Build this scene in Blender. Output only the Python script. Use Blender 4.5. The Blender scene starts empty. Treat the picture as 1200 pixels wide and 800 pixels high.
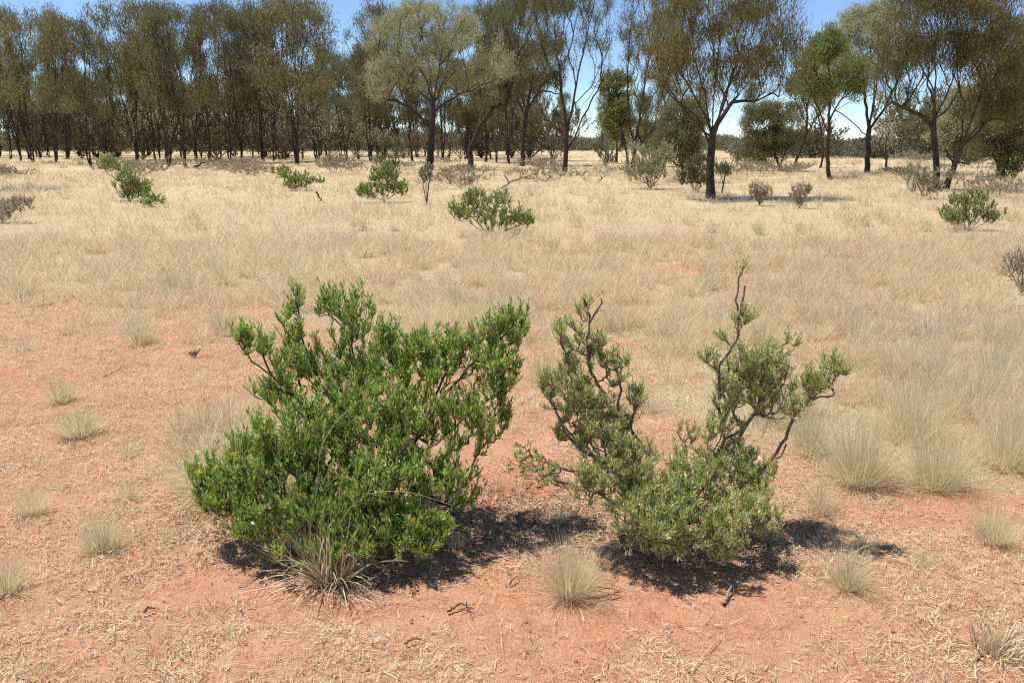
import bpy, math
import numpy as np
R = math.radians
C = bpy.context.scene.collection
F = 933.0; PITCH = math.atan(234.0/F); CAMH = 1.6
cp, sp_ = math.cos(PITCH), math.sin(PITCH)

# ------------------------------------------------------------------ helpers
def rngf(s): return np.random.default_rng(s)

def hash2(ix, iy, seed):
    h = (ix.astype(np.int64)*374761393 + iy.astype(np.int64)*668265263 + seed*982451653) & 0xffffffff
    h = ((h ^ (h >> 13))*1274126177) & 0xffffffff
    h = (h ^ (h >> 16)) & 0xffffffff
    return h/4294967295.0

def vnoise(x, y, s, seed=0):
    x = np.asarray(x, float)/s; y = np.asarray(y, float)/s
    ix = np.floor(x); iy = np.floor(y); fx = x-ix; fy = y-iy
    fx = fx*fx*(3-2*fx); fy = fy*fy*(3-2*fy)
    a = hash2(ix, iy, seed); b = hash2(ix+1, iy, seed); c = hash2(ix, iy+1, seed); d = hash2(ix+1, iy+1, seed)
    return (a*(1-fx)+b*fx)*(1-fy)+(c*(1-fx)+d*fx)*fy

def fbm(x, y, s, seed=0, o=3):
    t = 0; w = 1; tot = 0
    for i in range(o):
        t = t + w*vnoise(x, y, s/2**i, seed+i*17); tot += w; w *= .5
    return t/tot

def sstep(a, b, x):
    t = np.clip((x-a)/(b-a), 0, 1); return t*t*(3-2*t)

def gh(x, y):
    """height of the ground at x, y"""
    x = np.asarray(x, float); y = np.asarray(y, float)
    r = np.hypot(x, y)
    near = 1-sstep(9, 20, r)
    h = (fbm(x, y, 1.3, 3)-.5)*.06 + (fbm(x, y, .33, 5, 4)-.5)*.040*near + (fbm(x, y, .075, 9, 2)-.5)*.014*near
    return h + (fbm(x, y, 14, 11)-.5)*.12*sstep(8, 20, r)

def at(px, py, Y=None):
    """where a sight line of the camera meets the ground (Y None) or the depth Y"""
    u = (px-600)/F; v = (400-py)/F
    d = np.array([u, cp+v*sp_, -sp_+v*cp])
    if Y is None:
        k = -CAMH/d[2]
        p = d*k; return np.array([p[0], p[1], float(gh(p[0], p[1]))])
    k = Y/d[1]
    return np.array([0, 0, CAMH])+d*k

def build(name, V, Q=None, T=None, mat=None, parent=None, smooth=False, loc=None, attr=None):
    me = bpy.data.meshes.new(name)
    V = np.asarray(V, np.float32)
    Q = np.zeros((0, 4), np.int32) if Q is None else np.asarray(Q, np.int32)
    T = np.zeros((0, 3), np.int32) if T is None else np.asarray(T, np.int32)
    me.vertices.add(len(V)); me.vertices.foreach_set('co', V.ravel())
    nl = Q.size+T.size; me.loops.add(nl)
    me.loops.foreach_set('vertex_index', np.concatenate([Q.ravel(), T.ravel()]).astype(np.int32))
    me.polygons.add(len(Q)+len(T))
    st = np.concatenate([np.arange(len(Q))*4, len(Q)*4+np.arange(len(T))*3]).astype(np.int32)
    me.polygons.foreach_set('loop_start', st)
    if smooth: me.polygons.foreach_set('use_smooth', np.ones(len(Q)+len(T), bool))
    me.update(calc_edges=True)
    if attr:
        for k, a in attr.items():
            at_ = me.attributes.new(k, 'FLOAT', 'POINT'); at_.data.foreach_set('value', np.asarray(a, np.float32))
    if mat: me.materials.append(mat)
    o = bpy.data.objects.new(name, me); C.objects.link(o)
    if parent: o.parent = parent
    if loc is not None: o.location = loc
    return o

def tag(o, label=None, cat=None, group=None, kind=None):
    if label: o['label'] = label
    if cat: o['category'] = cat
    if group: o['group'] = group
    if kind: o['kind'] = kind
    return o

def empty(name, loc, label, cat, group=None):
    o = bpy.data.objects.new(name, None); C.objects.link(o); o.location = loc
    o.empty_display_size = .2
    return tag(o, label, cat, group)

def unit(v):
    return v/np.maximum(np.linalg.norm(v, axis=-1, keepdims=True), 1e-9)

def rdirs(n, g):
    return unit(g.normal(size=(n, 3)))

class Soup:
    """collects vertices, quads and triangles for one mesh"""
    def __init__(s): s.V = []; s.Q = []; s.T = []; s.n = 0
    def add(s, V, Q=None, T=None):
        if Q is not None and len(Q): s.Q.append(np.asarray(Q)+s.n)
        if T is not None and len(T): s.T.append(np.asarray(T)+s.n)
        s.V.append(V); s.n += len(V)
    def out(s, name, mat, parent=None, smooth=False, loc=None):
        V = np.concatenate(s.V)
        if loc is not None: V = V-np.asarray(loc)[None]
        return build(name, V, np.concatenate(s.Q) if s.Q else None, np.concatenate(s.T) if s.T else None, mat, parent, smooth, loc if parent is None else None)

def strips(P, h, lean, L, W, curl, g, nseg=3, flat=0., twist=True):
    """grass blades: root P, heading h, lean from upright, curl adds to the lean along the blade"""
    n = len(P); L = np.broadcast_to(L, n); W = np.broadcast_to(W, n); lean = np.broadcast_to(lean, n); curl = np.broadcast_to(curl, n)
    hd = np.stack([np.cos(h), np.sin(h), np.zeros(n)], 1)
    th = g.uniform(0, np.pi, n) if twist else h+np.pi/2
    sd = np.stack([np.cos(th), np.sin(th), np.zeros(n)], 1)
    cur = P.copy(); rows = []
    for k in range(nseg+1):
        w = W*(1-.75*(k/nseg)**2)*.5
        if k == nseg: rows.append(cur[:, None, :])
        else: rows.append(np.stack([cur-sd*w[:, None], cur+sd*w[:, None]], 1))
        a = lean+curl*(k/nseg)
        step = hd*np.sin(a)[:, None]+np.array([0, 0, 1.])[None]*np.cos(a)[:, None]
        cur = cur+step*(L/nseg)[:, None]
    V = np.concatenate(rows, 1); m = V.shape[1]
    base = (np.arange(n)*m)[:, None]
    Q = np.concatenate([base+np.array([[2*k, 2*k+1, 2*k+3, 2*k+2]]) for k in range(nseg-1)]) if nseg > 1 else np.zeros((0, 4), int)
    T = base+np.array([[2*nseg-2, 2*nseg-1, 2*nseg]])
    return V.reshape(-1, 3), Q, T

def leaves6(P, D, L, W, g, fold=.25):
    """lance shaped leaves of two bent halves: base, two rows, tip"""
    n = len(P); D = unit(D); S = unit(np.cross(D, rdirs(n, g))); N = np.cross(S, D)
    L = np.broadcast_to(L, n)[:, None]; W = np.broadcast_to(W, n)[:, None]
    a = P+D*L*.32-N*L*.03; b = P+D*L*.68-N*L*.02
    V = np.stack([P, a-S*W*.5, a+S*W*.5, b-S*W*.42, b+S*W*.42, P+D*L+N*L*fold*.5], 1)
    base = (np.arange(n)*6)[:, None]
    return V.reshape(-1, 3), base+np.array([[1, 2, 4, 3]]), np.concatenate([base+np.array([[0, 2, 1]]), base+np.array([[3, 4, 5]])])

def diamonds(P, D, L, W, g):
    n = len(P); D = unit(D); S = unit(np.cross(D, rdirs(n, g)))
    L = np.broadcast_to(L, n)[:, None]; W = np.broadcast_to(W, n)[:, None]
    V = np.stack([P, P+D*L*.45-S*W*.5, P+D*L, P+D*L*.45+S*W*.5], 1)
    return V.reshape(-1, 3), (np.arange(n)*4)[:, None]+np.arange(4)[None], None

def tube(soup, P, r, k=5):
    n = len(P)
    if n < 2: return
    t = np.gradient(P, axis=0); t = unit(t)
    ref = np.array([0, 0, 1.]) if abs(t[0][2]) < .9 else np.array([1., 0, 0])
    s = unit(np.cross(t, ref[None])); b = np.cross(t, s)
    a = np.arange(k)*2*np.pi/k
    V = P[:, None]+(s[:, None]*np.cos(a)[None, :, None]+b[:, None]*np.sin(a)[None, :, None])*r[:, None, None]
    i = np.arange(n-1)[:, None]*k; j = np.arange(k)[None]; j2 = (j+1) % k
    Q = np.stack([i+j, i+j2, i+k+j2, i+k+j], -1).reshape(-1, 4)
    soup.add(V.reshape(-1, 3), Q)

def grow(stems, attrs, g, seg=.1, slope=1.0, pen=1.5, jit=.12, rbase=.1, rtip=.006, expo=.5, minh=0., stemtips=6, align=.35, bend=.35):
    """wood: every attractor is joined by a curved limb to the node that suits it best; radii follow what each node carries"""
    N = 60000; pos = np.zeros((N, 3)); par = np.full(N, -1); n = 0; chains = []; dr = np.zeros((N, 3)); wt = np.zeros(N); ok = np.ones(N, bool)
    for st in stems:
        st = np.asarray(st, float); idx = []
        par0 = -1
        if n: par0 = int(np.argmin(np.linalg.norm(pos[:n]-st[0], axis=1)))
        if par0 >= 0: idx.append(par0)
        for a, b in zip(st[:-1], st[1:]):
            m = max(1, int(np.ceil(np.linalg.norm(b-a)/seg)))
            for q in range(m):
                p = a+(b-a)*(q/m)
                if par0 >= 0 and q == 0 and len(idx) == 1: continue
                pos[n] = p+g.normal(size=3)*jit*seg*.5; par[n] = idx[-1] if idx else -1
                dr[n] = unit(b-a); ok[n] = p[2] > minh+stems[0][0][2]; idx.append(n); n += 1
        pos[n] = st[-1]; par[n] = idx[-1]; dr[n] = unit(st[-1]-st[-2]); wt[n] = stemtips; idx.append(n); n += 1
        chains.append(idx)
    base = np.asarray(stems[0][0], float)
    order = np.argsort(np.linalg.norm(attrs-base, axis=1)+g.uniform(0, .2, len(attrs))*seg)
    tips = []
    for ai in order:
        a = attrs[ai]; d = a-pos[:n]; dist = np.linalg.norm(d, axis=1); h = np.hypot(d[:, 0], d[:, 1])
        cost = dist*(1+align*(1-np.sum(d*dr[:n], 1)/np.maximum(dist, 1e-6)))+pen*np.maximum(0, h*slope-d[:, 2])+(~ok[:n])*50.
        i = int(np.argmin(cost)); D = a-pos[i]; L = dist[i]
        if L < 1e-6 or n > N-60: continue
        m = int(np.clip(np.ceil(L/seg), 2, 40))
        ctrl = pos[i]+dr[i]*L*bend+D*(.5-bend)+g.normal(size=3)*L*.04
        idx = [i]; prev = pos[i]
        for q in range(1, m+1):
            t = q/m
            p = (1-t)**2*pos[i]+2*t*(1-t)*ctrl+t*t*a
            if q < m: p = p+g.normal(size=3)*jit*seg
            pos[n] = p; par[n] = idx[-1]; dr[n] = unit(p-prev); prev = p; idx.append(n); n += 1
        wt[n-1] = 1; chains.append(idx); tips.append(n-1)
    cnt = wt[:n].copy()
    for i in range(n-1, -1, -1):
        if par[i] >= 0: cnt[par[i]] += cnt[i]
    rad = rtip+(rbase-rtip)*(np.maximum(cnt, 0)/cnt.max())**expo
    return dict(pos=pos[:n], par=par[:n], cnt=cnt, rad=rad, chains=chains, dr=dr[:n], tips=np.array(tips))

def wood(w, mat, name, parent, minr=0., origin=None, thick=6, flare=None):
    s = Soup()
    for c in w['chains']:
        P = w['pos'][c]; r = w['rad'][c].copy()
        if len(r) > 1 and r[0] > r[1]*1.25: r[0] = r[1]*1.15
        if flare is not None:
            zz = P[:, 2]-flare[0]; r = r*(1+.5*np.exp(-np.maximum(zz, 0)/flare[1]))
        k = thick if r.max() > minr*3+.004 else 3
        tube(s, P, np.maximum(r, minr), k)
    o = s.out(name, mat, None, smooth=True)
    if origin is not None: pass
    o.parent = parent
    o.matrix_parent_inverse.identity()
    return o

def thin_pts(w, n, g, maxcnt=1.5):
    ids = np.nonzero((w['cnt'] <= maxcnt) & (w['par'] >= 0))[0]
    i = g.choice(ids, n); t = g.uniform(0, 1, n)[:, None]
    a = w['pos'][w['par'][i]]; b = w['pos'][i]
    return a+(b-a)*t, unit(b-a)

def shift(o, base):
    """move mesh data so that the thing's base is its origin"""
    me = o.data; co = np.empty(len(me.vertices)*3, np.float32); me.vertices.foreach_get('co', co)
    co = co.reshape(-1, 3)-np.asarray(base, np.float32); me.vertices.foreach_set('co', co.ravel()); me.update()

# ------------------------------------------------------------------ materials
def nodes(name):
    m = bpy.data.materials.new(name); m.use_nodes = True
    nt = m.node_tree; nt.nodes.clear()
    return m, nt, nt.nodes, nt.links

def ramp(nt, stops):
    r = nt.nodes.new('ShaderNodeValToRGB'); e = r.color_ramp.elements
    while len(e) < len(stops): e.new(.5)
    for i, (p, c) in enumerate(stops): e[i].position = p; e[i].color = (*c, 1)
    return r

def leaf_mat(name, stops, trans=.3, nscale=2., namt=.35, gloss=.0, c2=None, rough=.5):
    """leaf or blade: colour differs from leaf to leaf, drifts from place to place, light passes through"""
    m, nt, N, L = nodes(name)
    geo = N.new('ShaderNodeNewGeometry'); r = ramp(nt, stops); L.new(geo.outputs['Random Per Island'], r.inputs[0])
    col = r.outputs[0]
    nz = N.new('ShaderNodeTexNoise'); nz.inputs['Scale'].default_value = nscale; nz.inputs['Detail'].default_value = 2
    L.new(geo.outputs['Position'], nz.inputs['Vector'])
    mp = N.new('ShaderNodeMapRange'); mp.inputs[1].default_value = .35; mp.inputs[2].default_value = .65
    L.new(nz.outputs[0], mp.inputs[0])
    mx = N.new('ShaderNodeMix'); mx.data_type = 'RGBA'; mx.blend_type = 'MIX' if c2 else 'MULTIPLY'
    if c2:
        ml = N.new('ShaderNodeMath'); ml.operation = 'MULTIPLY'; ml.inputs[1].default_value = namt
        L.new(mp.outputs[0], ml.inputs[0]); L.new(ml.outputs[0], mx.inputs[0]); mx.inputs[7].default_value = (*c2, 1)
    else:
        L.new(mp.outputs[0], mx.inputs[0]); k = 1-namt; mx.inputs[7].default_value = (k, k, k, 1)
    L.new(col, mx.inputs[6]); col = mx.outputs[2]
    d = N.new('ShaderNodeBsdfDiffuse'); t = N.new('ShaderNodeBsdfTranslucent'); ms = N.new('ShaderNodeMixShader'); ms.inputs[0].default_value = trans
    L.new(col, d.inputs[0]); L.new(col, t.inputs[0]); L.new(d.outputs[0], ms.inputs[1]); L.new(t.outputs[0], ms.inputs[2])
    out = N.new('ShaderNodeOutputMaterial'); last = ms.outputs[0]
    if gloss > 0:
        gl = N.new('ShaderNodeBsdfGlossy'); gl.inputs['Roughness'].default_value = rough; gl.inputs[0].default_value = (1, 1, 1, 1)
        m2 = N.new('ShaderNodeMixShader'); m2.inputs[0].default_value = gloss
        L.new(last, m2.inputs[1]); L.new(gl.outputs[0], m2.inputs[2]); last = m2.outputs[0]
    L.new(last, out.inputs[0])
    return m

def bark_mat(name, a, b, scale=30, red=None):
    m, nt, N, L = nodes(name)
    tc = N.new('ShaderNodeTexCoord'); mp = N.new('ShaderNodeMapping'); mp.inputs['Scale'].default_value = (1, 1, .25)
    L.new(tc.outputs['Object'], mp.inputs[0])
    nz = N.new('ShaderNodeTexNoise'); nz.inputs['Scale'].default_value = scale; nz.inputs['Detail'].default_value = 5; nz.inputs['Roughness'].default_value = .7
    L.new(mp.outputs[0], nz.inputs['Vector'])
    r = ramp(nt, [(.35, a), (.62, b)]); L.new(nz.outputs[0], r.inputs[0])
    p = N.new('ShaderNodeBsdfPrincipled'); p.inputs['Roughness'].default_value = .9; p.inputs['Specular IOR Level'].default_value = .15
    L.new(r.outputs[0], p.inputs['Base Color'])
    bp = N.new('ShaderNodeBump'); bp.inputs['Strength'].default_value = .6; bp.inputs['Distance'].default_value = .02
    L.new(nz.outputs[0], bp.inputs['Height']); L.new(bp.outputs[0], p.inputs['Normal'])
    out = N.new('ShaderNodeOutputMaterial'); L.new(p.outputs[0], out.inputs[0])
    return m

STRAW = [(0, (.58, .45, .27)), (.35, (.72, .59, .38)), (.7, (.82, .71, .50)), (.93, (.60, .50, .35)), (1, (.30, .20, .13))]
M = {}
M['straw'] = leaf_mat('straw_blades', STRAW, .42, .9, .5, 0, (0.609, 0.483, 0.304))
M['field'] = leaf_mat('field_blades', [(0, (0.642, 0.507, 0.309)), (.4, (0.849, 0.691, 0.448)), (.75, (0.882, 0.830, 0.574)), (1, (0.527, 0.392, 0.265))], .52, .45, .55, 0, (0.688, 0.530, 0.367))
M['tussock'] = leaf_mat('tussock_blades', [(0, (.60, .55, .31)), (.45, (.80, .715, .45)), (.85, (.86, .76, .52)), (1, (.50, .37, .23))], .52, 5, .12)
M['tussock_dry'] = leaf_mat('dry_tussock_blades', [(0, (.68, .58, .36)), (.45, (.84, .74, .48)), (.85, (.88, .80, .58)), (1, (.50, .37, .24))], .52, 5, .12)
M['litter'] = leaf_mat('straw_litter', [(0, (0.500, 0.360, 0.202)), (.4, (0.700, 0.560, 0.340)), (.75, (0.800, 0.680, 0.460)), (.88, (0.850, 0.760, 0.552)), (.90, (0.160, 0.090, 0.055)), (1, (0.240, 0.130, 0.083))], .15, 3, .15)
M['deadleaf'] = leaf_mat('dead_leaves', [(0, (.14, .08, .05)), (.4, (.28, .17, .11)), (.75, (.50, .38, .26)), (1, (.72, .60, .45))], .1, 3, .1)
M['green_leaf'] = leaf_mat('shrub_leaves', [(0, (0.202, 0.325, 0.050)), (.4, (0.321, 0.489, 0.078)), (.8, (0.490, 0.637, 0.121)), (.955, (0.642, 0.711, 0.156)), (.965, (0.837, 0.622, 0.228)), (1, (0.760, 0.400, 0.185))], .42, 6, .2, .06, rough=.45)
M['grey_leaf'] = leaf_mat('needle_leaves', [(0, (0.278, 0.372, 0.099)), (.4, (0.426, 0.527, 0.151)), (.78, (0.607, 0.682, 0.221)), (.86, (0.720, 0.743, 0.232)), (.885, (0.900, 0.650, 0.267)), (.97, (0.900, 0.619, 0.279)), (1, (0.558, 0.293, 0.140))], .35, 6, .2, .06, rough=.45)
M['young_leaf'] = leaf_mat('young_leaves', [(0, (.34, .42, .09)), (1, (.50, .54, .16))], .4, 6, .1)
M['small_leaf'] = leaf_mat('small_shrub_leaves', [(0, (0.209, 0.297, 0.063)), (.5, (0.320, 0.419, 0.098)), (.92, (0.497, 0.554, 0.155)), (1, (0.672, 0.459, 0.210))], .42, 2, .15, .05, rough=.45)
M['mulga'] = leaf_mat('mulga_foliage', [(0, (0.149, 0.130, 0.062)), (.5, (0.242, 0.216, 0.103)), (.9, (0.335, 0.309, 0.150)), (1, (0.346, 0.222, 0.109))], .42, .35, .55, .0, (0.173, 0.185, 0.082))
M['mulga_rust'] = leaf_mat('rusty_mulga_foliage', [(0, (0.156, 0.125, 0.051)), (.5, (0.245, 0.207, 0.086)), (.9, (0.332, 0.298, 0.116)), (1, (0.354, 0.226, 0.097))], .42, .5, .6, .0, (0.177, 0.195, 0.073))
M['olive'] = leaf_mat('olive_foliage', [(0, (0.121, 0.133, 0.058)), (.5, (0.199, 0.212, 0.095)), (.9, (0.290, 0.297, 0.140)), (1, (0.315, 0.242, 0.127))], .4, .4, .4, .0, (0.206, 0.187, 0.095))
M['pale'] = leaf_mat('grey_green_foliage', [(0, (0.264, 0.270, 0.144)), (.5, (0.408, 0.414, 0.234)), (.9, (0.540, 0.540, 0.324)), (1, (0.576, 0.528, 0.384))], .42, .5, .35, .0, (0.408, 0.396, 0.192))
M['fresh'] = leaf_mat('fresh_green_foliage', [(0, (0.173, 0.209, 0.066)), (.5, (0.289, 0.319, 0.105)), (1, (0.427, 0.440, 0.176))], .42, .6, .3)
M['purple'] = leaf_mat('grey_purple_twigs', [(0, (0.335, 0.259, 0.169)), (.5, (0.504, 0.411, 0.271)), (1, (0.671, 0.564, 0.376))], .3, 3, .2)
M['bark'] = bark_mat('dark_bark', (.030, .021, .016), (.105, .078, .060), 14)
M['bark_grey'] = bark_mat('grey_bark', (.05, .042, .036), (.16, .135, .115), 14)
M['bark_red'] = bark_mat('red_stained_bark', (.06, .033, .022), (.16, .09, .06), 14)
M['twig'] = bark_mat('shrub_bark', (.030, .020, .014), (.17, .12, .09), 60)
M['twig_grey'] = bark_mat('shrub_grey_bark', (.09, .065, .055), (.34, .26, .22), 60)
M['dead'] = bark_mat('weathered_wood', (.12, .085, .065), (.42, .34, .27), 50)

# ground material
def ground_mat():
    m, nt, N, L = nodes('red_soil')
    geo = N.new('ShaderNodeNewGeometry')
    def noise(s, d=4, rgh=.6):
        n = N.new('ShaderNodeTexNoise'); n.inputs['Scale'].default_value = s; n.inputs['Detail'].default_value = d; n.inputs['Roughness'].default_value = rgh
        L.new(geo.outputs['Position'], n.inputs['Vector']); return n.outputs[0]
    def mix(f, a, b, mode='MIX'):
        x = N.new('ShaderNodeMix'); x.data_type = 'RGBA'; x.blend_type = mode
        if isinstance(f, float): x.inputs[0].default_value = f
        else: L.new(f, x.inputs[0])
        for s, v in ((6, a), (7, b)):
            if isinstance(v, tuple): x.inputs[s].default_value = (*v, 1)
            else: L.new(v, x.inputs[s])
        return x.outputs[2]
    def rng(v, a, b, c=0., d=1.):
        r = N.new('ShaderNodeMapRange'); L.new(v, r.inputs[0])
        for i, q in enumerate((a, b, c, d)): r.inputs[i+1].default_value = q
        return r.outputs[0]
    n1 = noise(1.6, 5); n2 = noise(9, 5, .7); n3 = noise(70, 4, .7); n4 = noise(260, 2, .6)
    soil = mix(rng(n1, .38, .62), (.54, .232, .098), (.64, .350, .185))
    soil = mix(rng(n2, .44, .62), soil, (.40, .160, .078))
    soil = mix(rng(n3, .35, .7), soil, (.64, .39, .25))
    grit = rng(n4, .58, .66)
    soil = mix(grit, soil, (.27, .11, .06))
    soil = mix(rng(noise(4.5, 6, .75), .60, .70), soil, (.34, .125, .06))
    a = N.new('ShaderNodeAttribute'); a.attribute_name = 'straw'
    fine = noise(45, 5, .75)
    add = N.new('ShaderNodeMath'); add.operation = 'ADD'; L.new(a.outputs['Fac'], add.inputs[0])
    L.new(rng(fine, .3, .7, -.35, .35), add.inputs[1])
    st = mix(rng(noise(120, 3, .7), .35, .65), (.36, .25, .15), (.56, .44, .29))
    st = mix(rng(noise(.25, 3), .4, .6), st, mix(rng(noise(90, 2), .3, .7), (.44, .34, .18), (.56, .46, .27)))
    col = mix(rng(add.outputs[0], .42, .62), soil, st)
    p = N.new('ShaderNodeBsdfPrincipled'); p.inputs['Roughness'].default_value = .95; p.inputs['Specular IOR Level'].default_value = .1
    L.new(col, p.inputs['Base Color'])
    b1 = N.new('ShaderNodeBump'); b1.inputs['Distance'].default_value = .018; b1.inputs['Strength'].default_value = 1.0
    L.new(n3, b1.inputs['Height'])
    b2 = N.new('ShaderNodeBump'); b2.inputs['Distance'].default_value = .006; b2.inputs['Strength'].default_value = .7
    L.new(n4, b2.inputs['Height']); L.new(b1.outputs[0], b2.inputs['Normal'])
    L.new(b2.outputs[0], p.inputs['Normal'])
    out = N.new('ShaderNodeOutputMaterial'); L.new(p.outputs[0], out.inputs[0])
    return m
M['ground'] = ground_mat()

# ------------------------------------------------------------------ where the dry grass stands
_b = [at(px, py) for px, py in [(-500, 350), (0, 352), (200, 364), (330, 388), (480, 405), (640, 412), (760, 432), (830, 475), (890, 515), (940, 545), (1200, 548), (1800, 540)]]
_bu = np.array([p[0]/p[1] for p in _b]); _bY = np.array([p[1] for p in _b])
def field(x, y):
    """0 on the open red soil, 1 inside the continuous grass"""
    yy = np.maximum(y, .3); u = x/yy; Yb = np.interp(u, _bu, _bY)
    n = (fbm(x, y, .9, 31)-.5)*.5
    return sstep(.88, 1.12, yy/Yb+n)
_lp = []
for px, py, rx, ry, w in [(40, 660, 110, 60, .5), (60, 760, 120, 60, .45), (260, 720, 60, 40, .2), (380, 770, 70, 40, .3), (250, 460, 90, 70, .5), (90, 350, 120, 30, .35),
    (60, 540, 90, 14, .2), (640, 610, 60, 50, .3), (1070, 740, 160, 80, .5), (1000, 650, 90, 40, .45), (1160, 650, 60, 30, .35), (700, 640, 50, 30, .3), (830, 790, 90, 20, .3), (800, 440, 90, 60, .35),
    (640, 420, 120, 40, .35), (420, 790, 60, 20, .35), (860, 690, 50, 20, .3), (620, 770, 40, 30, .15), (520, 590, 110, 50, .35), (420, 650, 160, 25, .3), (820, 650, 120, 30, .3), (640, 740, 200, 14, .12),
    (170, 690, 70, 25, -.35), (300, 690, 70, 30, -.3), (500, 720, 130, 40, -.35), (740, 730, 110, 40, -.3), (60, 590, 60, 12, -.25), (1140, 590, 60, 20, -.25), (930, 720, 60, 25, -.25), (560, 560, 90, 60, -.2)]:
    c = at(px, py); e = at(px+rx, py); f = at(px, py-ry*.8); _lp.append((c[0], c[1], abs(e[0]-c[0]), abs(f[1]-c[1]), w))
def litter_d(x, y):
    v = fbm(x, y, .45, 41, 4)*1.25+.02+.28*sstep(3.2, 4.5, y)+.10*(x < -.9)
    for cx, cy, rx, ry, w in _lp: v = v+w*np.exp(-((x-cx)/rx)**2-((y-cy)/ry)**2)
    return sstep(.48, .86, v)

# ------------------------------------------------------------------ ground
def axis(lo, hi, step, farlo, farhi, gr=1.03):
    mid = np.arange(lo, hi, step); out = []; x = hi; s = step
    while x < farhi: out.append(x); s *= gr; x += s
    inn = []; x = lo; s = step
    while x > farlo: s *= gr; x -= s; inn.append(x)
    return np.array(inn[::-1]+list(mid)+out)
xs = axis(-2.6, 2.6, .016, -1500, 1500); ys = axis(1.6, 5.2, .016, -300, 2600)
X, Y = np.meshgrid(xs, ys); Z = gh(X, Y)
nx, ny = len(xs), len(ys)
i = (np.arange(ny-1)[:, None]*nx+np.arange(nx-1)[None]).ravel()
fa = field(X, Y).ravel()
strawf = np.clip(.04+.34*litter_d(X, Y).ravel()+fa*(.10+.34*sstep(.4, .6, fbm(X, Y, .5, 64, 3).ravel()))+.40*sstep(9, 26, Y.ravel()), 0, 1)
g_ = build('ground', np.stack([X, Y, Z], -1).reshape(-1, 3), np.stack([i, i+1, i+1+nx, i+nx], 1), None, M['ground'], smooth=True, attr={'straw': strawf})
tag(g_, kind='structure')

# ------------------------------------------------------------------ stuff: continuous dry grass
def wedge(n, r0, r1, g, umax=.86, power=1.):
    r = np.exp(g.uniform(np.log(r0), np.log(r1), n)) if power == 1. else (g.uniform(r0**power, r1**power, n))**(1/power)
    u = g.uniform(-umax, umax, n)
    return u*r+g.uniform(-.3, .3, n), r

def tufts(cx, cy, nb, rad, hgt, wid, g, spread=.5, curl=.5, nseg=3):
    """blades for many tufts at once"""
    k = np.repeat(np.arange(len(cx)), nb); n = len(k)
    a = g.uniform(0, 2*np.pi, n); q = np.sqrt(g.uniform(0, 1, n))
    rr = rad[k]*q
    x = cx[k]+np.cos(a)*rr; y = cy[k]+np.sin(a)*rr
    P = np.stack([x, y, gh(x, y)-.01], 1)
    lean = q*spread*g.uniform(.5, 1.3, n)+g.normal(size=n)*.08
    L = hgt[k]*g.uniform(.55, 1.1, n)
    return strips(P, a+g.normal(size=n)*.5, lean, L, wid[k]*g.uniform(.7, 1.3, n), curl*g.uniform(.1, 1.4, n), g, nseg)

g = rngf(7)
S = Soup()
# near part of the grass
x, y = wedge(13500, 3.0, 13, g, .95, 1.6)
keep = g.uniform(0, 1, len(x)) < field(x, y)*(.07+.93*sstep(.44, .56, fbm(x, y, .42, 61, 4)))
x, y = x[keep], y[keep]
S.add(*tufts(x, y, 46, g.uniform(.02, .09, len(x)), g.uniform(.13, .35, len(x))*(.75+.5*fbm(x, y, .8, 67)), np.maximum(.0013, y*.00042), g, .85, .9))
# awns and broken bits caught between the stems
n = 170000; x, y = wedge(n, 3.0, 15, g, .95, 1.5)
keep = g.uniform(0, 1, n) < field(x, y)*(.08+.92*sstep(.44, .58, fbm(x, y, .42, 61, 4)))
x, y = x[keep], y[keep]; n = len(x)
P = np.stack([x, y, gh(x, y)+g.uniform(0, 1, n)**1.6*.20*(.5+fbm(x, y, .5, 61))], 1)
S.add(*strips(P, g.uniform(0, 6.28, n), g.uniform(.5, 2.0, n), g.uniform(.02, .07, n)*(1+.03*y), np.maximum(.0014, y*.00040), g.normal(size=n)*.8, g, 2))
# loose small tufts thinning out over the soil
x, y = wedge(9000, 2.7, 9, g, .95, 1.6)
fz = field(x, y); keep = (g.uniform(0, 1, len(x)) < .05+.42*sstep(3.6, 5.2, y)*litter_d(x, y)) & (fz < .5) & ~((np.abs(x+.55) < .75) & (y < 3.6)) & ~((np.abs(x-.6) < .6) & (y < 3.5))
x, y = x[keep], y[keep]
S.add(*tufts(x, y, 26, g.uniform(.015, .06, len(x)), g.uniform(.04, .15, len(x)), np.maximum(.0013, y*.0004), g, 1.2, 1.4))
# middle
x, y = wedge(19000, 11, 42, g, .95, 1.3)
keep = g.uniform(0, 1, len(x)) < .10+.90*sstep(.43, .57, fbm(x, y, .9, 62, 4)); x, y = x[keep], y[keep]
S.add(*tufts(x, y, 15, g.uniform(.06, .25, len(x)), g.uniform(.10, .36, len(x))*(.6+.9*fbm(x, y, 2.2, 65)), y*.00046, g, 1.1, 1.1, 2))
# taller clumps standing out of it
x, y = wedge(1500, 9, 62, g, .95, 1.2)
keep = fbm(x, y, 5., 69) > .46; x, y = x[keep], y[keep]
S.add(*tufts(x, y, 46, g.uniform(.06, .22, len(x)), g.uniform(.28, .58, len(x)), y*.0004, g, .75, .8, 3))
# far
x, y = wedge(11000, 38, 150, g, .95, 1.0)
keep = g.uniform(0, 1, len(x)) < .25+.75*sstep(.4, .6, fbm(x, y, 6., 66)); x, y = x[keep], y[keep]
S.add(*tufts(x, y, 10, g.uniform(.1, .8, len(x)), g.uniform(.12, .38, len(x)), y*.0005, g, 1.1, 1.0, 2))
tag(S.out('dry_grass', M['field']), 'pale straw coloured dry grass covering the plain behind the shrubs', 'grass', kind='stuff')

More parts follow.
